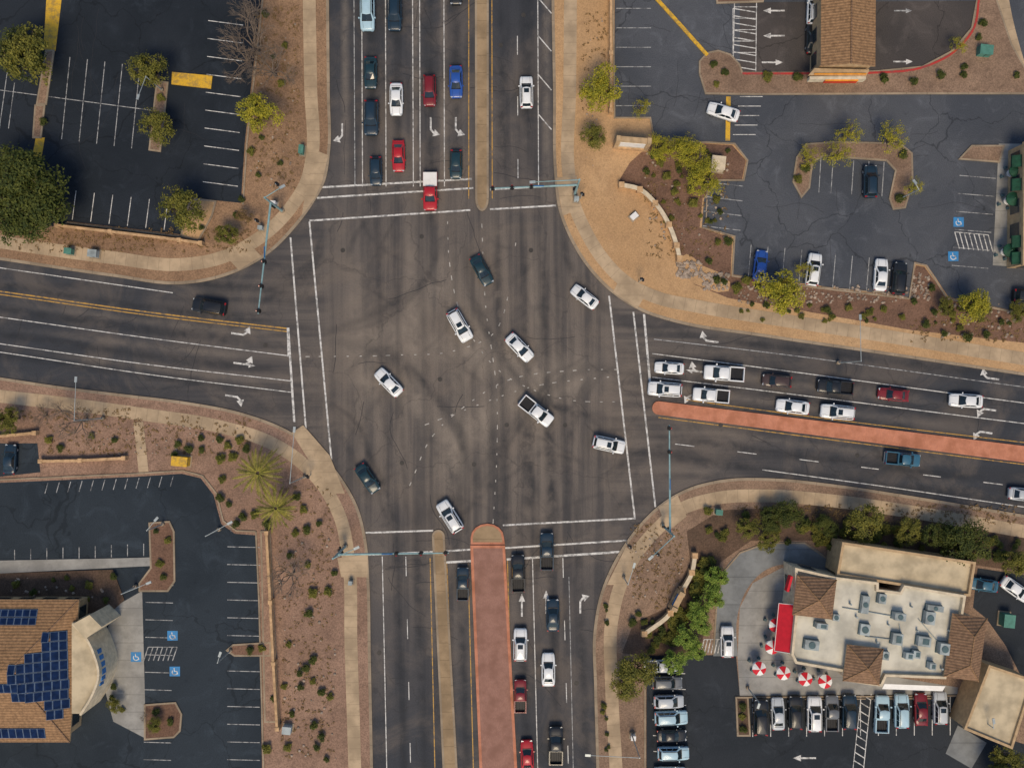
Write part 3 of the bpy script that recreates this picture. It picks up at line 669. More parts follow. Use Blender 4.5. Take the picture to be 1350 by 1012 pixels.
for c in [(484,17,-90,'suv','pale_blue',46),(520,18,-90,'suv','navy',44),(601,-16,-90,'sedan','black',42),(488,95,-90,'sedan','teal',42),(489,155,-90,'suv','navy',46),(522,130,-91,'sedan','white',43),
 (566,119,-90,'suv','darkred',41),(601,107,-90,'sedan','blue',43),(525,205,-90,'sedan','red',42),(495,225,-90,'hatchback','navy',38),(601,216,-90,'hatchback','teal',38),(567,252,-90,'pickup_cover','red',51),(694,121,90,'suv','white',42),
 (635,356,-62,'sedan','teal',42),(606,429,-60,'suv','white',45),(685,458,-46,'sedan','white',43),(512,504,134,'sedan','white',43),(707,542,-38,'pickup','white',50),(803,586,-12,'suv','white',43),(771,391,143,'sedan','white',40),
 (593,681,122,'suv','white',45),(484,631,-56,'sedan','teal',42),(275,404,171,'suv','black',45),
 (883,485,177,'sedan','white',39),(955,492,175,'pickup','white',54),(1025,502,174,'hatchback','brown',39),(1102,510,174,'pickup','black',48),(1179,520,174,'sedan','darkred',41),(1275,528,176,'sedan','white',44),
 (877,513,175,'suv','white',45),(938,521,174,'pickup','white',49),(1046,536,174,'sedan','white',44),(1105,543,174,'suv','white',45),(1191,605,-5,'pickup','slate_blue',47),(1352,652,-6,'sedan','silver',42),
 (610,770,90,'pickup','navy',42),(683,756,91,'pickup','black',50),(721,727,89,'pickup','navy',50),(729,811,90,'sedan','navy',43),(686,850,90,'suv','white',43),(723,883,90,'sedan','white',44),(686,918,90,'pickup','darkred',41),(695,997,91,'sedan','red',42),(733,983,90,'pickup','black',51)]: car(*c)
for c in [(954,147,163,'sedan','white',43),(1148,239,89,'suv','navy',43),(1003,350,83,'sedan','blue',42),(1073,355,82,'suv','white',43),(1162,362,85,'sedan','white',43),(1186,367,84,'suv','black',43),(1358,391,-5,'suv','black',43),(1073,12,88,'suv','white',40),(1072,50,88,'sedan','black',42),
 (12,605,88,'sedan','navy',40),(1003,945,90,'suv','black',50),(1026,941,92,'sedan','silver',43),(1049,939,90,'suv','black',44),(1074,941,90,'suv','white',46),(1097,940,90,'pickup','grey',48),(1120,938,90,'suv','navy',46),(1163,941,89,'pickup','pale_blue',50),
 (1189,937,90,'suv','pale_blue',45),(1215,935,90,'sedan','darkred',43),(1240,933,90,'suv','silver',43),(872,878,2,'pickup','silver',43),(880,900,0,'suv','grey',40),(882,925,2,'hatchback','silver',40),(885,946,2,'suv','pale_blue',44),(886,970,1,'sedan','black',40),(888,993,1,'suv','pale_blue',42),
 (959,846,90,'suv','white',41),(1297,771,172,'sedan','slate_blue',40),(1340,777,-35,'sedan','white',43),(884,1020,1,'sedan','white',42)]: car(*c,lot=True)
# ---------------------------------------------------------------- buildings
def mbox_windows(mb,pts,z0,z1,sp=3.2,w=1.8,skip=()):
    n=len(pts); ar=sum(pts[i][0]*pts[(i+1)%n][1]-pts[(i+1)%n][0]*pts[i][1] for i in range(n)); sg=1 if ar>0 else -1
    for i in range(n):
        a=Vector(pts[i]);b=Vector(pts[(i+1)%n]); L=(b-a).length
        if L<2.6: continue
        t=(b-a).normalized(); nr=Vector((t.y,-t.x))*sg; k=max(1,int(L/sp)); ang=math.atan2(t.y,t.x)
        for j in range(k):
            c=a+t*(L*(j+.5)/k)
            mb.box((c.x+nr.x*.03,c.y+nr.y*.03,(z0+z1)/2),(w+.2,.10,z1-z0+.2),'frame',rot=ang)
            mb.box((c.x+nr.x*.06,c.y+nr.y*.06,(z0+z1)/2),(w,.10,z1-z0),'glass',rot=ang)
def building(name,pl,zt,wall,roof,par=.5,win=True,zroof=None):
    e=empty(name); pts=PL(pl,zt)
    w=MB(); w.poly(pts,zt-par,roof,.1,wall); w.obj('walls_and_roof',e)
    if par>0:
        r=MB(); r.ribbon(pts,.34,zt,wall,zt-par-.05,closed=True); r.obj('parapet',e)
    if win:
        q=MB(); mbox_windows(q,pts,1.0,2.9); q.obj('windows',e)
    return e
def hip(e,cx,cy,w,d,z0,z1,zt,rot=0.0,wall='stucco',tile='tile',nm='hip_roof_tower'):
    x,y=P(cx,cy,z1); mb=MB(); w*=S;d*=S
    mb.box((x,y,(z0+z1-.2)/2),(w*.86,d*.86,z1-.2-z0),wall,rot)
    cs,sn=math.cos(rot),math.sin(rot)
    def T(u,v,z): return (x+u*cs-v*sn,y+u*sn+v*cs,z)
    b=[T(-w/2,-d/2,z1),T(w/2,-d/2,z1),T(w/2,d/2,z1),T(-w/2,d/2,z1)]; b2=[(p[0],p[1],z1-.15) for p in b]
    t=T(0,0,zt)
    if abs(w-d)>1:
        o=abs(w-d)/2
        if w>d:
            t1,t2=T(-o,0,zt),T(o,0,zt); fs=[[b[0],b[1],t2,t1],[b[1],b[2],t2],[b[2],b[3],t1,t2],[b[3],b[0],t1]]
        else:
            t1,t2=T(0,-o,zt),T(0,o,zt); fs=[[b[0],b[1],t1],[b[1],b[2],t2,t1],[b[2],b[3],t2],[b[3],b[0],t1,t2]]
        rd=[(b[0],t1),(b[1],t1 if w<d else t2),(b[2],t2),(b[3],t2 if w<d else t1),(t1,t2)]
    else: fs=[[b[i],b[(i+1)%4],t] for i in range(4)]; rd=[(b[i],t) for i in range(4)]
    for f in fs: mb.face(f,tile)
    for p0,p1 in rd: mb.cyl(p0,p1,.08,.08,'tile2',6)
    for i in range(4): mb.face([b2[i],b2[(i+1)%4],b[(i+1)%4],b[i]],'stucco2')
    mb.face(b2[::-1],'stucco2'); mb.obj(nm,e)
rs=building('restaurant_building',[(1050,750),(1102,762),(1157,769),(1157,778),(1188,782),(1193,773),(1272,786),(1265,830),(1246,893),(1168,890),(1162,903),(1116,896),(1113,884),(1050,873),(1045,862),(1051,802)],5.6,'stucco','roofw',.6)
w=MB(); pts=PL([(1112,716),(1285,742),(1278,784),(1272,784),(1193,771),(1105,757)],5.0); w.poly(pts,4.5,'rooft',.1,'stucco2'); w.ribbon(pts,.35,5.0,'stucco2',4.45,closed=True); w.obj('rear_wing',rs)
hip(rs,1074,787,50,50,.2,5.9,7.6,-.12); hip(rs,1138,876,46,46,.2,5.9,7.5,-.12); hip(rs,1273,853,44,80,.2,5.7,7.4,-.14)
aw=MB(); a0=P(1048,797,5);b0=P(1042,861,5)
a1=(a0[0]-1.75,a0[1]-.15);b1=(b0[0]-1.75,b0[1]-.1)
aw.face([(a0[0],a0[1],4.9),(a1[0],a1[1],3.5),(b1[0],b1[1],3.5),(b0[0],b0[1],4.9)],'red'); aw.face([(a1[0],a1[1],3.5),(a1[0],a1[1],3.2),(b1[0],b1[1],3.2),(b1[0],b1[1],3.5)],'red'); 
for q0,q1 in (((a0[0],a0[1],4.92),(a1[0],a1[1],3.52)),((b0[0],b0[1],4.92),(b1[0],b1[1],3.52)),((a1[0],a1[1],3.5),(b1[0],b1[1],3.5))): aw.cyl(q0,q1,.05,.05,'wcan',5)
a0=P(1165,900,3.5);b0=P(1245,903,3.5); aw.face([(a0[0],a0[1],3.8),(a0[0],a0[1]-1.0,3.0),(b0[0],b0[1]-1.0,3.0),(b0[0],b0[1],3.8)],'wcan'); aw.obj('awning',rs)
hv=MB()
def hvac(x,y,w,d,h=.9,z=5.0,rot=-.13,fan=True):
    c=P(x,y,z); hv.box((c[0],c[1],z+h/2+.1),(w*S,d*S,h),'hvac',rot); hv.box((c[0],c[1],z+.08),(w*S*1.1,d*S*1.1,.14),'hvacd',rot)
    if fan:
        hv.cyl((c[0],c[1],z+h+.1),(c[0],c[1],z+h+.18),min(w,d)*S*.36,min(w,d)*S*.36,'hvacd',12,False)
    else: hv.box((c[0]+w*S*.1,c[1],z+h+.12),(w*S*.5,d*S*.6,.06),'hvacd',rot)
for a in ((1138,795,9,22),(1160,787,9,12),(1138,828,12,14),(1182,810,14,9),(1222,812,12,16),(1180,840,13,14),(1215,843,16,12),(1068,848,18,12),(1240,852,12,14),(1100,812,8,8),(1195,862,10,8),(1165,862,8,10),(1080,822,14,7),(1230,800,20,7),(1205,860,9,9),(1225,875,8,8)): hvac(*a,h=R.uniform(.6,1.2),fan=R.random()<.6)
for a in ((1120,795),(1128,812),(1200,798),(1208,830),(1155,845),(1170,822),(1250,830),(1240,880),(1125,850)):
    c=P(a[0],a[1],5); hv.cyl((c[0],c[1],5),(c[0],c[1],5.6),.14,.14,'hvac',8)
for a,b in (((1110,800),(1180,812)),((1185,822),(1190,860)),((1210,815),(1240,850)),((1140,838),(1175,842))): 
    hv.cyl((*P(*a,5),5.12),(*P(*b,5),5.12),.06,.06,'hvac',6)
hv.obj('rooftop_units',rs)
sg=MB(); c=P(1042,770,5.6); sg.box((c[0],c[1],4.9),(2.2,.35,1.0),'red',1.3); sg.obj('wall_sign',rs)
dc=building('drive_through_canopy',[(1305,878),(1362,897),(1334,985),(1273,960)],4.6,'stucco2','rooft',.35,False)
ap=MB(); ap.poly(PL([(1262,955),(1300,978),(1280,1012),(1246,992)]),ZL+.006,'drive'); ap.obj('concrete_apron')
bk=empty('bank_building'); E=[(-220,790),(104,790),(92,978),(-220,978)]; zE=4.4; q=PL(E,zE)
mb=MB(); inn=PL([(-214,796),(97,796),(86,972),(-214,972)],zE); mb.poly(inn,zE-.05,'tile',.1,'stucco2'); mb.obj('walls',bk)
mb=MB(); mbox_windows(mb,inn,1.0,2.8); mb.obj('windows',bk)
r1=P(12,884,zE+2.6); r2=P(-220,884,zE+2.6); zt=zE+2.6
mb=MB(); A,B,C,D=[(a[0],a[1],zE) for a in (q[1],q[2],q[3],q[0])]
R1=(r1[0],r1[1],zt);R2=(r2[0],r2[1],zt)
for f in ([A,D,R2,R1],[B,A,R1],[C,B,R1,R2]): mb.face(f,'tile2')
for a,b in ((D,A),(A,B),(B,C)): mb.face([(a[0],a[1],zE-.25),(b[0],b[1],zE-.25),b,a],'stucco2')
for a in (A,B): mb.cyl(a,R1,.12,.12,'tile',6)
mb.obj('tile_roof',bk)
def plane_z(tri,x,y):
    a,b,c=[Vector(t) for t in tri]; n=(b-a).cross(c-a); return a.z-(n.x*(x-a.x)+n.y*(y-a.y))/n.z
sp=MB()
def panel(x,y,w,d,tri):
    z=5.3; cs=[P(x,y,z),P(x+w,y,z),P(x+w,y+d,z),P(x,y+d,z)]
    sp.face([(a,b,plane_z(tri,a,b)+.14) for a,b in cs][::-1],'solarf')
    c2=[P(x+.5,y+.5,z),P(x+w-.5,y+.5,z),P(x+w-.5,y+d-.5,z),P(x+.5,y+d-.5,z)]
    sp.face([(a,b,plane_z(tri,a,b)+.16) for a,b in c2][::-1],'solar')
    for e0,e1 in ((0,1),(1,2),(2,3),(3,0)):
        a=cs[e0];b=cs[e1]
        sp.face([(a[0],a[1],plane_z(tri,*a)),(b[0],b[1],plane_z(tri,*b)),(b[0],b[1],plane_z(tri,*b)+.14),(a[0],a[1],plane_z(tri,*a)+.14)],'solarf')
TE=(B,A,R1);TNn=(A,D,R1);TS=(C,B,R1)
for y,x0 in ((832,58),(845,58),(858,39),(871,20),(884,20),(897,2),(910,20),(923,60),(936,62)):
    x=x0
    while x<78+(y-832)*.03:
        t=TE if x> 12+abs(y-884)*.9 else (TNn if y<884 else TS); 
        panel(x,y,9.3,12.2,t); x+=9.6
for i in range(6): panel(-10+i*9.6,804,9.3,9,TNn); panel(-10+i*9.6,814,9.3,9,TNn)
for i in range(7): panel(-10+i*9.6,961,9.3,14,TS)
sp.obj('solar_panels',bk)
mb=MB()
arc=[(96,822),(112,838),(124,862),(130,888),(122,915),(106,942)]
pa=PL(smooth(arc,5),5.5); mb.poly(pa+[P(92,942,5.5),P(92,822,5.5)],5.0,'rooft',.1,'stucco'); mb.ribbon(pa,.3,5.6,'stucco',.1)
mb.poly(PL([(96,822),(118,810),(134,826),(112,842)],5.8),5.8,'rooft',.1,'stucco')
mb.obj('entrance_rotunda',bk)
mb=MB(); pb=PL(smooth([(119,858),(124,874),(126,892),(122,906)],4),5.5)
for k,(p,qq) in enumerate(zip(pb[1:-1:2],pb[2::2])):
    mb.box((p[0]+.5,p[1],4.3),(.2,.75,1.0),'signblue',.1)
mb.obj('wall_sign',bk)
ns=empty('shop_building'); q=PL([(1088,-300),(1153,-300),(1152,84),(1084,84)],5)
mb=MB(); mb.poly(q,4.9,'stucco2',.1,'stucco2'); mb.obj('walls',ns); mb=MB(); mbox_windows(mb,q,1,2.8); mb.obj('windows',ns)
mb=MB(); a,b,c,d=[P(*t,5) for t in ((1084,-305),(1157,-305),(1154,88),(1082,88))]; m0=((a[0]+b[0])/2,a[1]); m1=((c[0]+d[0])/2,c[1])
mb.face([(a[0],a[1],5),(d[0],d[1],5),(m1[0],m1[1],6.1),(m0[0],m0[1],6.1)],'tile2'); mb.face([(m0[0],m0[1],6.1),(m1[0],m1[1],6.1),(c[0],c[1],5),(b[0],b[1],5)],'tile2'); mb.face([(d[0],d[1],5),(c[0],c[1],5),(m1[0],m1[1],6.1)],'stucco2'); mb.cyl((m0[0],m0[1],6.12),(m1[0],m1[1],6.12),.12,.12,'tile',6); mb.obj('gable_roof',ns)
mb=MB(); mb.poly(PL([(1074,90),(1146,92),(1142,101),(1066,99)],4.4),4.4,'stucco2',4.0); a,b=P(1066,101,4),P(1140,103,4)
mb.box(((a[0]+b[0])/2,a[1]-.35,3.9),(b[0]-a[0],.40,1.1),'stucco'); mb.box(((a[0]+b[0])/2+.6,a[1]-.64,3.8),(4.6,.16,.8),'signred'); mb.box(((a[0]+b[0])/2+.6,a[1]-.64,4.28),(4.6,.2,.14),'signor')
mb.box(((a[0]+b[0])/2+.3,a[1]+.15,4.52),(b[0]-a[0]-.6,.14,.2),'signor')
for xx in (1072,1104,1136): c=P(xx,100,2); mb.box((c[0],c[1],2.0),(.4,.4,3.9),'stucco2')
mb.obj('front_canopy',ns)
cf=building('cafe_building',[(1352,188),(1560,188),(1560,352),(1350,348)],4.2,'stucco2','tile',.4)
mb=MB()
for yy in (212,243,318,340):
    a,b=P(1346,yy-8,3.4),P(1346,yy+8,3.4); mb.face([(a[0]+.6,a[1],3.8),(a[0]-1.0,a[1],3.0),(b[0]-1.0,b[1],3.0),(b[0]+.6,b[1],3.8)],'green'); mb.face([(a[0]-1.0,a[1],3.0),(a[0]-1.0,a[1],2.75),(b[0]-1.0,b[1],2.75),(b[0]-1.0,b[1],3.0)],'green')
mb.obj('awning',cf)
def umb_mesh(c1,c2):
    mb=MB(); n=12; r=1.0
    rim=[(r*math.cos(2*math.pi*i/n),r*math.sin(2*math.pi*i/n),2.15) for i in range(n)]
    for i in range(n): mb.face([rim[i],rim[(i+1)%n],(0,0,2.6)],c1 if (i//2)%2 else c2); mb.face([(*rim[i][:2],2.0),(*rim[(i+1)%n][:2],2.0),rim[(i+1)%n],rim[i]],c1 if (i//2)%2 else c2)
    mb.cyl((0,0,0),(0,0,2.68),.03,.03,'metal',6); mb.cyl((0,0,.72),(0,0,.76),.55,.55,'wcan',14,False); mb.cyl((0,0,0),(0,0,.06),.3,.3,'metal',10,False)
    for k in range(4): t=k*1.57+.4; mb.box((1.0*math.cos(t),1.0*math.sin(t),.24),(.38,.38,.46),'hvacd',t,.9)
    return mb.mesh('umbrella')
um=umb_mesh('red','wcan'); ug=umb_mesh('green','green')
for x,y in ((1023,824),(1018,853),(1001,881),(1033,887),(1062,895),(1088,898)):
    o=bpy.data.objects.new('patio_umbrella',um); o.location=(*P(x,y,2.3),ZL); o.rotation_euler=(0,0,R.random()*3); link(o)
for x,y in ((1330,262),(1326,330),(1334,225)):
    o=bpy.data.objects.new('patio_umbrella',ug); o.location=(*P(x+6,y,2.3),ZL); link(o)
def wall(name,pts,h,w,mat,cap='stucco',piers=True,k=5):
    mb=MB(); p=wl(pts,k); mb.ribbon(p,w,.13+h,mat,.1); mb.ribbon(p,w+.14,.13+h+.09,cap,.13+h-.01)
    if piers:
        for q_ in p[::k]: mb.box((q_[0],q_[1],.13+h/2),(w+.35,w+.35,h+.3),mat)
    mb.obj(name)
wall('curved_block_wall',[(818,246),(842,252),(862,270),(880,298),(890,325),(894,342)],1.0,.45,'wallo')
wall('curved_block_wall',[(914,730),(910,752),(898,775),(882,805),(848,832)],1.0,.45,'wallo')
wall('perimeter_wall',[(804,-500),(804,0),(804,75),(804,150)],1.3,.22,'wallo','wallo')
wall('perimeter_wall',[(80,299),(150,307),(240,318),(268,322)],1.0,.22,'wallo','wallo')
wall('perimeter_wall',[(355,700),(360,790),(364,870),(369,955)],1.3,.22,'wallo','wallo')
wall('low_garden_wall',[(58,607),(110,606),(167,603)],.8,.25,'wallo','wallo',k=1)
wall('low_garden_wall',[(0,575),(50,570)],.8,.25,'wallo','wallo',k=1)
def panel_sign(name,x,y,L,rot,mat='wcan',h=2.0,body_='stucco'):
    mb=MB(); c=P(x,y,1); mb.box((c[0],c[1],.13+.35),(L+.6,1.0,.7),'wallo',rot); mb.box((c[0],c[1],.8+h/2),(L,.55,h),body_,rot)
    mb.box((c[0],c[1],.8+h+.08),(L+.3,.8,.16),'stucco2',rot)
    for s_ in (1,-1):
        ox,oy=-math.sin(rot)*.3*s_,math.cos(rot)*.3*s_; mb.box((c[0]+ox,c[1]+oy,.8+h*.55),(L*.8,.06,h*.6),mat,rot)
    for e_ in (1,-1): mb.box((c[0]+math.cos(rot)*L/2*e_,c[1]+math.sin(rot)*L/2*e_,.13+h/2+.5),(.6,.9,h+1.1),'stucco2',rot,.9)
    mb.obj(name)
panel_sign('monument_sign',832,192,4.4,-.08,'wcan',2.8); panel_sign('monument_sign',892,790,2.4,1.1,'signblue',1.2)
def ubox(x,y,w,d,h,mat='ubox',rot=-.1,name='utility_cabinet'):
    mb=MB(); c=P(x,y,h); mb.box((c[0],c[1],.17),(w+.4,d+.4,.12),'kerb',rot); mb.box((c[0],c[1],.2+h/2),(w,d,h),mat,rot,.97); mb.box((c[0],c[1],.2+h+.03),(w+.08,d+.08,.06),mat,rot); mb.box((c[0],c[1]-d/2,.2+h/2),(.05,.06,h*.7),'black',rot); mb.obj(name)
ubox(90,331,1.0,.8,1.0);ubox(122,334,1.2,1.0,1.0,'hvac');ubox(397,197,.6,1.2,1.0);ubox(237,608,2.2,1.3,1.3,'yellowb');ubox(836,285,1.0,.7,.5,'wcan',.7);ubox(947,215,1.9,1.9,1.5,'stucco')
ubox(1300,66,1.8,1.3,1.2);ubox(360,268,.7,.6,1.2,'wcan');ubox(343,300,.6,.5,1.0,'hvac');ubox(1330,818,1.5,1.8,1.4,'ubox');ubox(378,962,1.2,1.0,1,'hvac');ubox(462,768,.5,.5,.9,'hvac');ubox(948,675,.9,.7,1.0);ubox(760,262,.6,.6,1.1,'hvac');ubox(835,972,.6,.6,1.0,'wcan')
# ---------------------------------------------------------------- signals & lamps
def sighead(mb,c,face):
    mb.box((c[0],c[1],c[2]),(.34,.38,1.1),'black',face); fx,fy=math.cos(face),math.sin(face)
    for i,m in enumerate(('lampr','trim','ubox')):
        mb.cyl((c[0]+fx*.17,c[1]+fy*.17,c[2]+.34-.34*i),(c[0]+fx*.30,c[1]+fy*.30,c[2]+.34-.34*i),.13,.15,m,8,False)
    mb.box((c[0]-fx*.02,c[1]-fy*.02,c[2]),(.04,.62,1.35),'black',face)
def signal(b,e,z=6.2,face=0.0,n=3,lum=None,mat='teal',name='traffic_signal_mast'):
    B_=P(*b,z); E_=P(*e,z); mb=MB()
    mb.cyl((B_[0],B_[1],.13),(B_[0],B_[1],.45),.36,.33,'kerb',12); mb.cyl((B_[0],B_[1],.4),(B_[0],B_[1],z+2.6 if lum else z+.4),.19,.13,mat,10)
    mb.cyl((B_[0],B_[1],z-.3),(E_[0],E_[1],z+.25),.16,.09,mat,8)
    for i in range(n):
        t=1-.22*i-.03; c=(B_[0]+(E_[0]-B_[0])*t,B_[1]+(E_[1]-B_[1])*t,z-.25+.5*t-.2); sighead(mb,c,face)
    t=.45; mb.box((B_[0]+(E_[0]-B_[0])*t,B_[1]+(E_[1]-B_[1])*t,z+.1),(.06,1.5,.5),'signblue',face)
    sighead(mb,(B_[0]+.3*math.cos(face),B_[1]+.3*math.sin(face),3.4),face)
    mb.box((B_[0]-.3,B_[1]+.2,2.6),(.3,.4,.45),'black',face+1.57)
    if lum:
        L_=P(*lum,z+2.8); mb.cyl((B_[0],B_[1],z+2.5),(L_[0],L_[1],z+2.8),.07,.05,mat,6); mb.box((L_[0],L_[1],z+2.75),(.8,.34,.16),'metal',math.atan2(L_[1]-B_[1],L_[0]-B_[0]))
    mb.obj(name)
signal((356,266),(341,414),6.2,math.pi,3,(372,246)); signal((762,243),(646,249),6.2,math.pi/2,3,(702,240)); signal((884,702),(882,560),6.2,0,2,(858,735)); signal((444,731),(592,728),6.2,-math.pi/2,3,(470,722),)
def lamp(b,e,z=8.5,base_z=.13,name='street_lamp'):
    B_=P(*b,0); E_=P(*e,z); mb=MB(); 
    mb.cyl((B_[0],B_[1],base_z),(B_[0],B_[1],base_z+.5),.28,.26,'kerb',10); mb.cyl((B_[0],B_[1],.5),(B_[0],B_[1],z-.3),.11,.07,'metal',8)
    mb.cyl((B_[0],B_[1],z-.35),(E_[0],E_[1],z),.05,.04,'metal',6); mb.box((E_[0],E_[1],z),(.75,.32,.14),'metal',math.atan2(E_[1]-B_[1],E_[0]-B_[0])); mb.obj(name)
lamp((137,551),(100,500)); lamp((1104,478),(1134,418)); lamp((402,628),(388,566)); lamp((832,965),(775,995))
lamp((290,697),(303,689),6); lamp((1280,938),(1310,950),6); lamp((305,856),(290,862),6); lamp((985,905),(1000,930),6) ; lamp((216,690),(206,684),6); lamp((215,120),(182,128),6); lamp((1186,262),(1206,240),6); lamp((822,760),(836,745),5)
lamp((180,772),(196,768),5)
for x,y in ((371,249),(345,296),(765,262),(842,372),(410,626),(452,722),(862,726),(826,716)):
    c=P(x,y); mb=MB(); mb.cyl((c[0],c[1],.13),(c[0],c[1],3.0),.07,.06,'metal',8); mb.box((c[0],c[1]+.2,2.6),(.4,.3,.45),'black'); mb.box((c[0]+.22,c[1],2.6),(.3,.4,.45),'black'); mb.obj('pedestrian_signal')
# ---------------------------------------------------------------- vegetation
def leafquad(vs,fs,p,nr,s,rnd):
    t=nr.cross(Vector((rnd.uniform(-1,1),rnd.uniform(-1,1),rnd.uniform(-1,1))))
    if t.length<1e-3: t=Vector((1,0,0))
    t.normalize(); b=nr.cross(t); k=len(vs); l=s*rnd.uniform(.7,1.4); w=s*rnd.uniform(.4,.7)
    vs+= [p-t*l*.5,p+b*w*.5,p+t*l*.5,p-b*w*.5]; fs.append([k,k+1,k+2,k+3])
def tree_mesh(seed,leaf,n=2600,ls=.30,gap=-.1,bark='bark',Rr=3.0,nb=12,flat=.7,spread=.66,trunk=True):
    rnd=random.Random(seed); mb=MB(); vs=[];fs=[]; zc=Rr*1.05 if trunk else Rr*.45
    bl=[]
    for i in range(nb):
        a=rnd.uniform(0,6.28); d=Rr*spread*math.sqrt(rnd.uniform(.02,1)); r=Rr*rnd.uniform(.22,.44)
        bl.append((Vector((d*math.cos(a),d*math.sin(a),zc+rnd.uniform(-.25,.35)*Rr*flat+(1-d/Rr)*.35*Rr*flat)),r))
    bl.append((Vector((0,0,zc+.3*Rr*flat)),Rr*.42))
    c=0; tries=0
    while c<n and tries<n*6:
        tries+=1
        ce,r=bl[rnd.randrange(len(bl))]
        d=Vector((rnd.gauss(0,1),rnd.gauss(0,1),rnd.gauss(0,1))); d.normalize()
        if d.z<-.35 and rnd.random()<.7: continue
        p=ce+Vector((d.x,d.y,d.z*flat))*r*(rnd.uniform(.45,1.12)+max(0,rnd.gauss(0,.14)))
        if noise.noise(p*(1.9/Rr*1.6)+Vector((seed,0,0)))<gap: continue
        nr=(d*.6+Vector((0,0,.7))+Vector((rnd.uniform(-1,1),rnd.uniform(-1,1),rnd.uniform(-1,1)))*.7).normalized()
        leafquad(vs,fs,p,nr,ls,rnd); c+=1
    mb.raw(vs,fs,leaf)
    if trunk:
        f=Vector((0,0,zc*.42)); mb.cyl((0,0,0),f,Rr*.065,Rr*.05,bark,8)
        for ce,r in bl:
            m=f.lerp(ce,.5)+Vector((rnd.uniform(-.2,.2),rnd.uniform(-.2,.2),.15)); mb.cyl(f,m,Rr*.04,Rr*.026,bark,5,cap=False); mb.cyl(m,ce,Rr*.026,Rr*.012,bark,5,cap=False)
            for k in range(4):
                t=ce+Vector((rnd.uniform(-1,1),rnd.uniform(-1,1),rnd.uniform(-.2,.8)))*r*.9; mb.cyl(ce.lerp(m,.3),t,Rr*.010,Rr*.004,bark,4,cap=False)
    return mb.mesh('tree')
def bare_mesh(seed,Rr=3.0):
    rnd=random.Random(seed); mb=MB()
    def br(p,d,l,r,k):
        if k==0: return
        e=p+d*l; mb.cyl(p,e,r,r*.65,'barkg',4,cap=False)
        for i in range(3 if k>1 else 0):
            nd=(d+Vector((rnd.uniform(-1,1),rnd.uniform(-1,1),rnd.uniform(-.35,.5)))*.75).normalized(); br(e,nd,l*rnd.uniform(.6,.85),r*.6,k-1)
    f=Vector((0,0,1.1)); mb.cyl((0,0,0),f,.17,.14,'barkg',8)
    for i in range(8):
        a=i*.8+rnd.uniform(-.3,.3); br(f,Vector((math.cos(a),math.sin(a),rnd.uniform(.5,1.3))).normalized(),1.15,.07,5)
    return mb.mesh('bare_tree')
def palm_mesh(seed):
    rnd=random.Random(seed); mb=MB(); h=4.2; mb.cyl((0,0,0),(0,0,h*.5),.28,.24,'bark',10); mb.cyl((0,0,h*.5),(0,0,h),.24,.3,'bark',10)
    vs=[];fs=[]
    for i in range(30):
        a=i*2.399; up=rnd.uniform(-.1,1.1); L=rnd.uniform(2.6,3.9); d=Vector((math.cos(a),math.sin(a),0)); sd=Vector((-math.sin(a),math.cos(a),0)); prev=None
        for j in range(14):
            t=(j+1)/14; r=L*t*(1-.1*t); p=d*r+Vector((0,0,h+.2+up*L*.45*t-(1.05-.3*up)*L*.55*t*t)); w=.30*max(.01,math.sin(math.pi*min(1,t*.93+.05)))**.6
            for s_ in (1,-1):
                k=len(vs); q=p+sd*s_*w+d*.22-Vector((0,0,.12)); vs+= [p,p+d*.10,q]; fs.append([k,k+1,k+2])
                k=len(vs); q=p+sd*s_*w*.95+d*.34-Vector((0,0,.12)); vs+= [p+d*.12,p+d*.2,q]; fs.append([k,k+1,k+2])
            if prev is not None:
                k=len(vs); vs+= [prev-sd*.04,p-sd*.03,p+sd*.03,prev+sd*.04]; fs.append([k,k+1,k+2,k+3])
            prev=p
    mb.raw(vs,fs,'palm'); return mb.mesh('palm')
TM={'dark':[tree_mesh(s,'leaf_dark',5200,.26,-.2,nb=20,spread=.75) for s in (1,2)],'mid':[tree_mesh(s,'leaf_mid',3600,.26,-.1) for s in (3,4,5)],
 'yel':[tree_mesh(s,'leaf_yel',3800,.22,-.1) for s in (6,7)],'brt':[tree_mesh(s,'leaf_brt',3600,.28,-.12) for s in (8,9)],
 'sparse':[tree_mesh(s,'leaf_yel',1300,.20,.0,'barkg') for s in (10,11,12)],'bare':[bare_mesh(s) for s in (13,14)],'palm':[palm_mesh(s) for s in (15,16)],
 'dry':[tree_mesh(s,'leaf_dry',2200,.22,-.05) for s in (17,)]}
TN_={'dark':'evergreen_tree','mid':'mesquite_tree','yel':'palo_verde_tree','brt':'broadleaf_tree','sparse':'sparse_desert_tree','bare':'bare_tree','palm':'palm_tree','dry':'dry_tree'}
def tree(x,y,r,k):
    me=R.choice(TM[k]); o=bpy.data.objects.new(TN_[k],me); s=r*S/3.0
    z=3.2*s; o.location=(*P(x,y,z),ZB); o.scale=(s,s,s*R.uniform(.85,1.05)); o.rotation_euler=(0,0,R.uniform(0,6.28)); link(o)
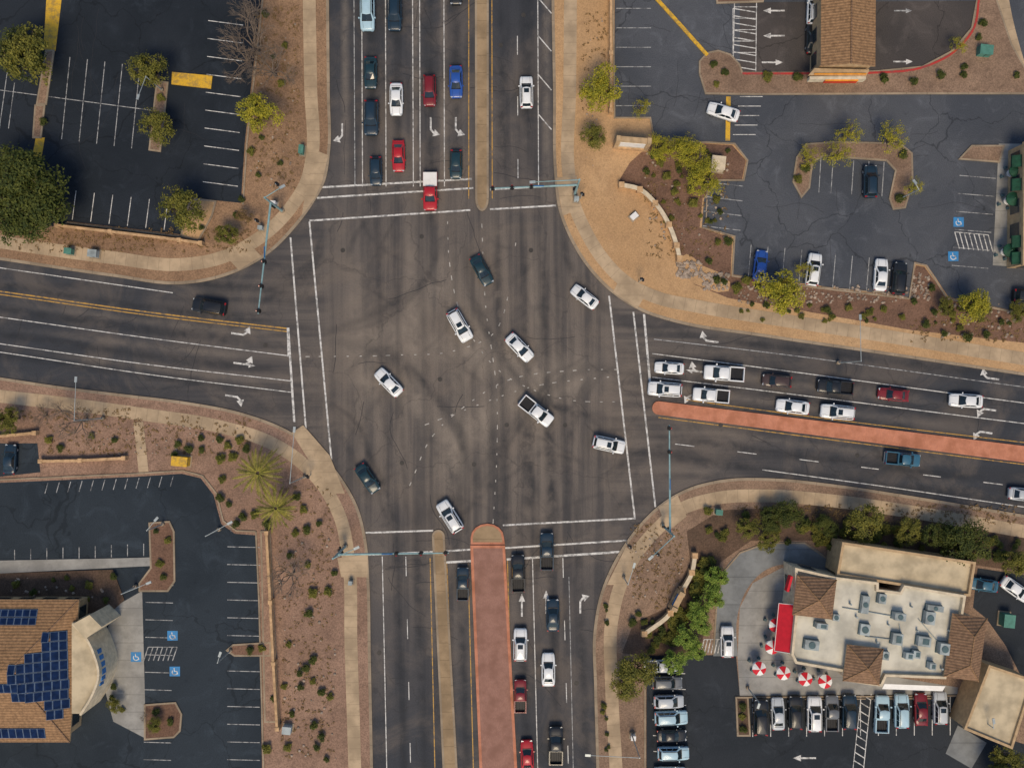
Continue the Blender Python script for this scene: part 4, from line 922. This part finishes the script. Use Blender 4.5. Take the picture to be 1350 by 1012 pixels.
for t in [(35,75,40,'mid'),(25,72,34,'dark'),(200,92,29,'mid'),(205,167,27,'mid'),(30,240,48,'dark'),(55,270,42,'dark'),(15,280,38,'dark'),(20,225,34,'dark'),(238,276,34,'mid'),(342,145,34,'yel'),(326,50,48,'bare'),(352,85,38,'bare'),(318,70,38,'bare'),(300,308,18,'mid'),(325,287,14,'dry'),(330,5,32,'bare'),
 (788,116,36,'yel'),(780,180,20,'mid'),(905,197,26,'yel'),(902,190,20,'sparse'),(927,236,26,'yel'),(918,215,24,'sparse'),(870,196,20,'yel'),(1027,388,38,'yel'),(1120,175,22,'sparse'),(1176,181,26,'sparse'),(1102,205,24,'sparse'),(1065,206,19,'sparse'),(1284,405,28,'yel'),(1290,407,20,'mid'),(1262,60,15,'sparse'),(846,142,16,'sparse'),(1205,245,16,'sparse'),(1340,412,16,'mid'),(1060,355,15,'sparse'),(1245,405,14,'mid'),
 (343,622,31,'palm'),(367,668,27,'palm'),(95,556,36,'bare'),(14,552,20,'mid'),(378,762,34,'bare'),(52,548,18,'bare'),
 (945,764,20,'brt'),(938,785,20,'brt'),(918,805,18,'brt'),(925,822,18,'brt'),(905,840,20,'brt'),(915,858,17,'brt'),(890,870,20,'brt'),(836,892,34,'mid'),(820,905,20,'mid'),(1140,692,30,'mid'),(1200,700,22,'mid'),(1270,715,32,'dark'),(1236,708,22,'dark'),(1335,742,22,'mid'),(1325,1000,25,'mid'),(1010,712,18,'mid'),(985,695,18,'mid'),(1040,680,20,'dark'),(1092,692,16,'dark'),(1012,685,18,'dark'),
 (1322,1035,30,'dark'),(150,928,12,'mid'),(205,955,12,'mid'),(190,945,8,'bare')]: tree(*t)
SB=[tree_mesh(s,m_,650,.22,-.35,Rr=1.0,nb=6,flat=.8,spread=.5,trunk=False) for s,m_ in ((21,'leaf_dark'),(22,'leaf_dark'),(23,'leaf_mid'),(24,'leaf_mid'),(25,'leaf_dry'))]
def shrub(x,y,r,k=None):
    o=bpy.data.objects.new('desert_shrub',R.choice(SB[:3]) if k is None else SB[k]); s=r*S; o.location=(*P(x,y,.5),ZB); o.scale=(s,s,s*.9); o.rotation_euler=(0,0,R.uniform(0,6.28)); link(o)
for x,y in ((235,585),(250,592),(265,578),(266,592),(290,580),(300,588),(315,580),(290,605),(306,602),(325,592),(230,600),(292,632),(290,655),(302,665),(320,680),(312,690),(335,678),(352,690),(405,697),(390,702),(405,745),(440,755),(382,732),(413,780),(412,870),(395,888),(404,880),(413,898),(396,905),(425,912),(436,918),(415,955),(424,970),(418,985),(380,985),(385,940),(408,808),(432,780),(380,850),(375,905),(430,1000),(360,920),(352,985),(400,672),(392,655),(420,690)):
    shrub(x,y,R.uniform(6,9.5))
for x,y in ((890,252),(915,268),(912,250),(945,262),(960,319),(947,318),(945,368),(970,380),(955,372),(935,345),(1010,402),(1090,408),(1120,405),(1165,408),(1145,412),(1220,428),(1245,440),(1265,432),(1275,445),(1243,402),(1228,380),(1205,398),(1232,412),(1255,415),(1320,425),(1300,440),(985,370),(1000,378),(870,215),(852,225),(880,232),(895,225),(862,205),(1050,102),(1012,100),(1165,105),(1240,100),(1270,98),(1272,88),(1205,108),(1340,100),(1052,235),(1062,222),(1185,262),(1190,205),(1295,30),(1290,50),(940,85),(955,95),(945,110)):
    shrub(x,y,R.uniform(6,10))
for i in range(26):
    shrub(R.uniform(860,960),R.uniform(195,300),R.uniform(3.5,6.5),R.choice([0,2,3])); shrub(R.uniform(975,1340),R.uniform(400,412)+(0 if i%2 else 14),R.uniform(3,6),R.choice([0,2,3]))
for i in range(75):
    x=R.uniform(925,1350); y=672+max(0,(x-1000))*.13+R.uniform(-2,26 if x>1100 else 38); shrub(x,y,R.uniform(6,11),R.choice([0,1,2,2,3]))
for i in range(46):
    t=R.random(); x=945-t*75+R.uniform(-14,14); y=735+t*125+R.uniform(-8,8); shrub(x,y,R.uniform(6,11),R.choice([0,2,3]))
for i in range(24):
    if i%2: shrub(R.uniform(793,803),R.uniform(790,1012),R.uniform(3,5))
    else: shrub(R.uniform(825,875),R.uniform(800,860),R.uniform(5,9))
for x,y in ((20,770),(45,780),(70,765),(95,775),(88,762),(118,770),(140,790),(150,760),(115,790),(205,700),(222,712),(210,742),(215,760),(205,938),(225,950),(205,960),(345,855),(330,856),(979,930),(979,945),(979,960),(150,905),(160,935),(148,920),(65,580),(120,575),(80,590),(150,580),(345,182),(312,285),(318,262),(330,200),(370,215),(360,75),(375,60),(340,230),(265,300),(58,160),(212,130),(370,110),(350,20)):
    shrub(x,y,R.uniform(4.5,8))
def rocks(name,areas,mat='rock'):
    mb=MB(); rnd=random.Random(5)
    for (x0,y0,x1,y1,n,r0,r1) in areas:
        for i in range(n):
            t=rnd.random(); x=x0+(x1-x0)*rnd.random(); y=y0+(y1-y0)*rnd.random(); c=P(x,y); r=rnd.uniform(r0,r1); k=6
            ring=[(c[0]+r*math.cos(6.283*j/k+t)*rnd.uniform(.75,1.2),c[1]+r*math.sin(6.283*j/k+t)*rnd.uniform(.75,1.2),.12) for j in range(k)]
            mid=[((p[0]-c[0])*.8+c[0],(p[1]-c[1])*.8+c[1],.13+r*.6) for p in ring]
            mb.raw(ring+mid+[(c[0],c[1],.13+r*.85)],[[j,(j+1)%k,k+(j+1)%k,k+j] for j in range(k)]+[[k+j,k+(j+1)%k,2*k] for j in range(k)],mat)
    mb.obj(name)
rocks('river_rocks',[(892,345,925,366,110,.12,.35),(925,360,960,382,110,.12,.35),(970,376,1195,400,200,.08,.28),(1200,360,1225,395,60,.1,.3)])
rocks('landscape_boulders',[(365,700,445,1000,60,.08,.25),(120,560,330,600,50,.08,.2),(850,200,960,330,70,.08,.25),(1230,400,1350,445,60,.08,.3),(830,700,900,790,40,.08,.2),(10,760,140,788,40,.1,.3),(330,30,395,260,50,.06,.18),(770,20,795,230,20,.06,.15)])
mb=MB(); vs=[];fs=[]; rnd=random.Random(9)
for (x0,y0,x1,y1,n) in ((335,10,395,250,260),(20,300,330,332,260),(765,10,800,150,60),(370,640,440,1000,320),(60,550,330,600,260),(850,200,965,340,220),(830,690,900,800,160),(1200,420,1350,450,120),(970,665,1340,690,300),(0,538,180,552,80)):
    for i in range(n):
        c=P(rnd.uniform(x0,x1),rnd.uniform(y0,y1)); 
        for k in range(5): leafquad(vs,fs,Vector((c[0]+rnd.uniform(-.2,.2),c[1]+rnd.uniform(-.2,.2),.16+rnd.uniform(0,.12))),Vector((rnd.uniform(-.5,.5),rnd.uniform(-.5,.5),1)).normalized(),.24,rnd)
mb.raw(vs,fs,'leaf_dry'); mb.obj('dry_grass')
# ---------------------------------------------------------------- light, sky, camera
w=bpy.data.worlds.new('World'); scene.world=w; w.use_nodes=True; nt=w.node_tree
bg=nt.nodes['Background']; sky=nt.nodes.new('ShaderNodeTexSky'); sky.sky_type='NISHITA'; sky.sun_disc=False
EL=56; sky.sun_elevation=math.radians(EL); sky.sun_rotation=math.radians(180); nt.links.new(sky.outputs[0],bg.inputs[0]); bg.inputs[1].default_value=.125
sl=bpy.data.lights.new('sun','SUN'); sl.energy=2.6; sl.angle=math.radians(24); sl.color=(1,.82,.57)
so=bpy.data.objects.new('sun',sl); so.rotation_euler=(math.radians(90-EL),0,0); link(so)
cam=bpy.data.cameras.new('camera'); cam.sensor_width=36; cam.lens=36*H/(1350*S); cam.clip_end=6000
co=bpy.data.objects.new('camera',cam); co.location=(0,0,H); link(co); scene.camera=co
scene.view_settings.view_transform='Standard'; scene.view_settings.look='None'; scene.view_settings.exposure=0
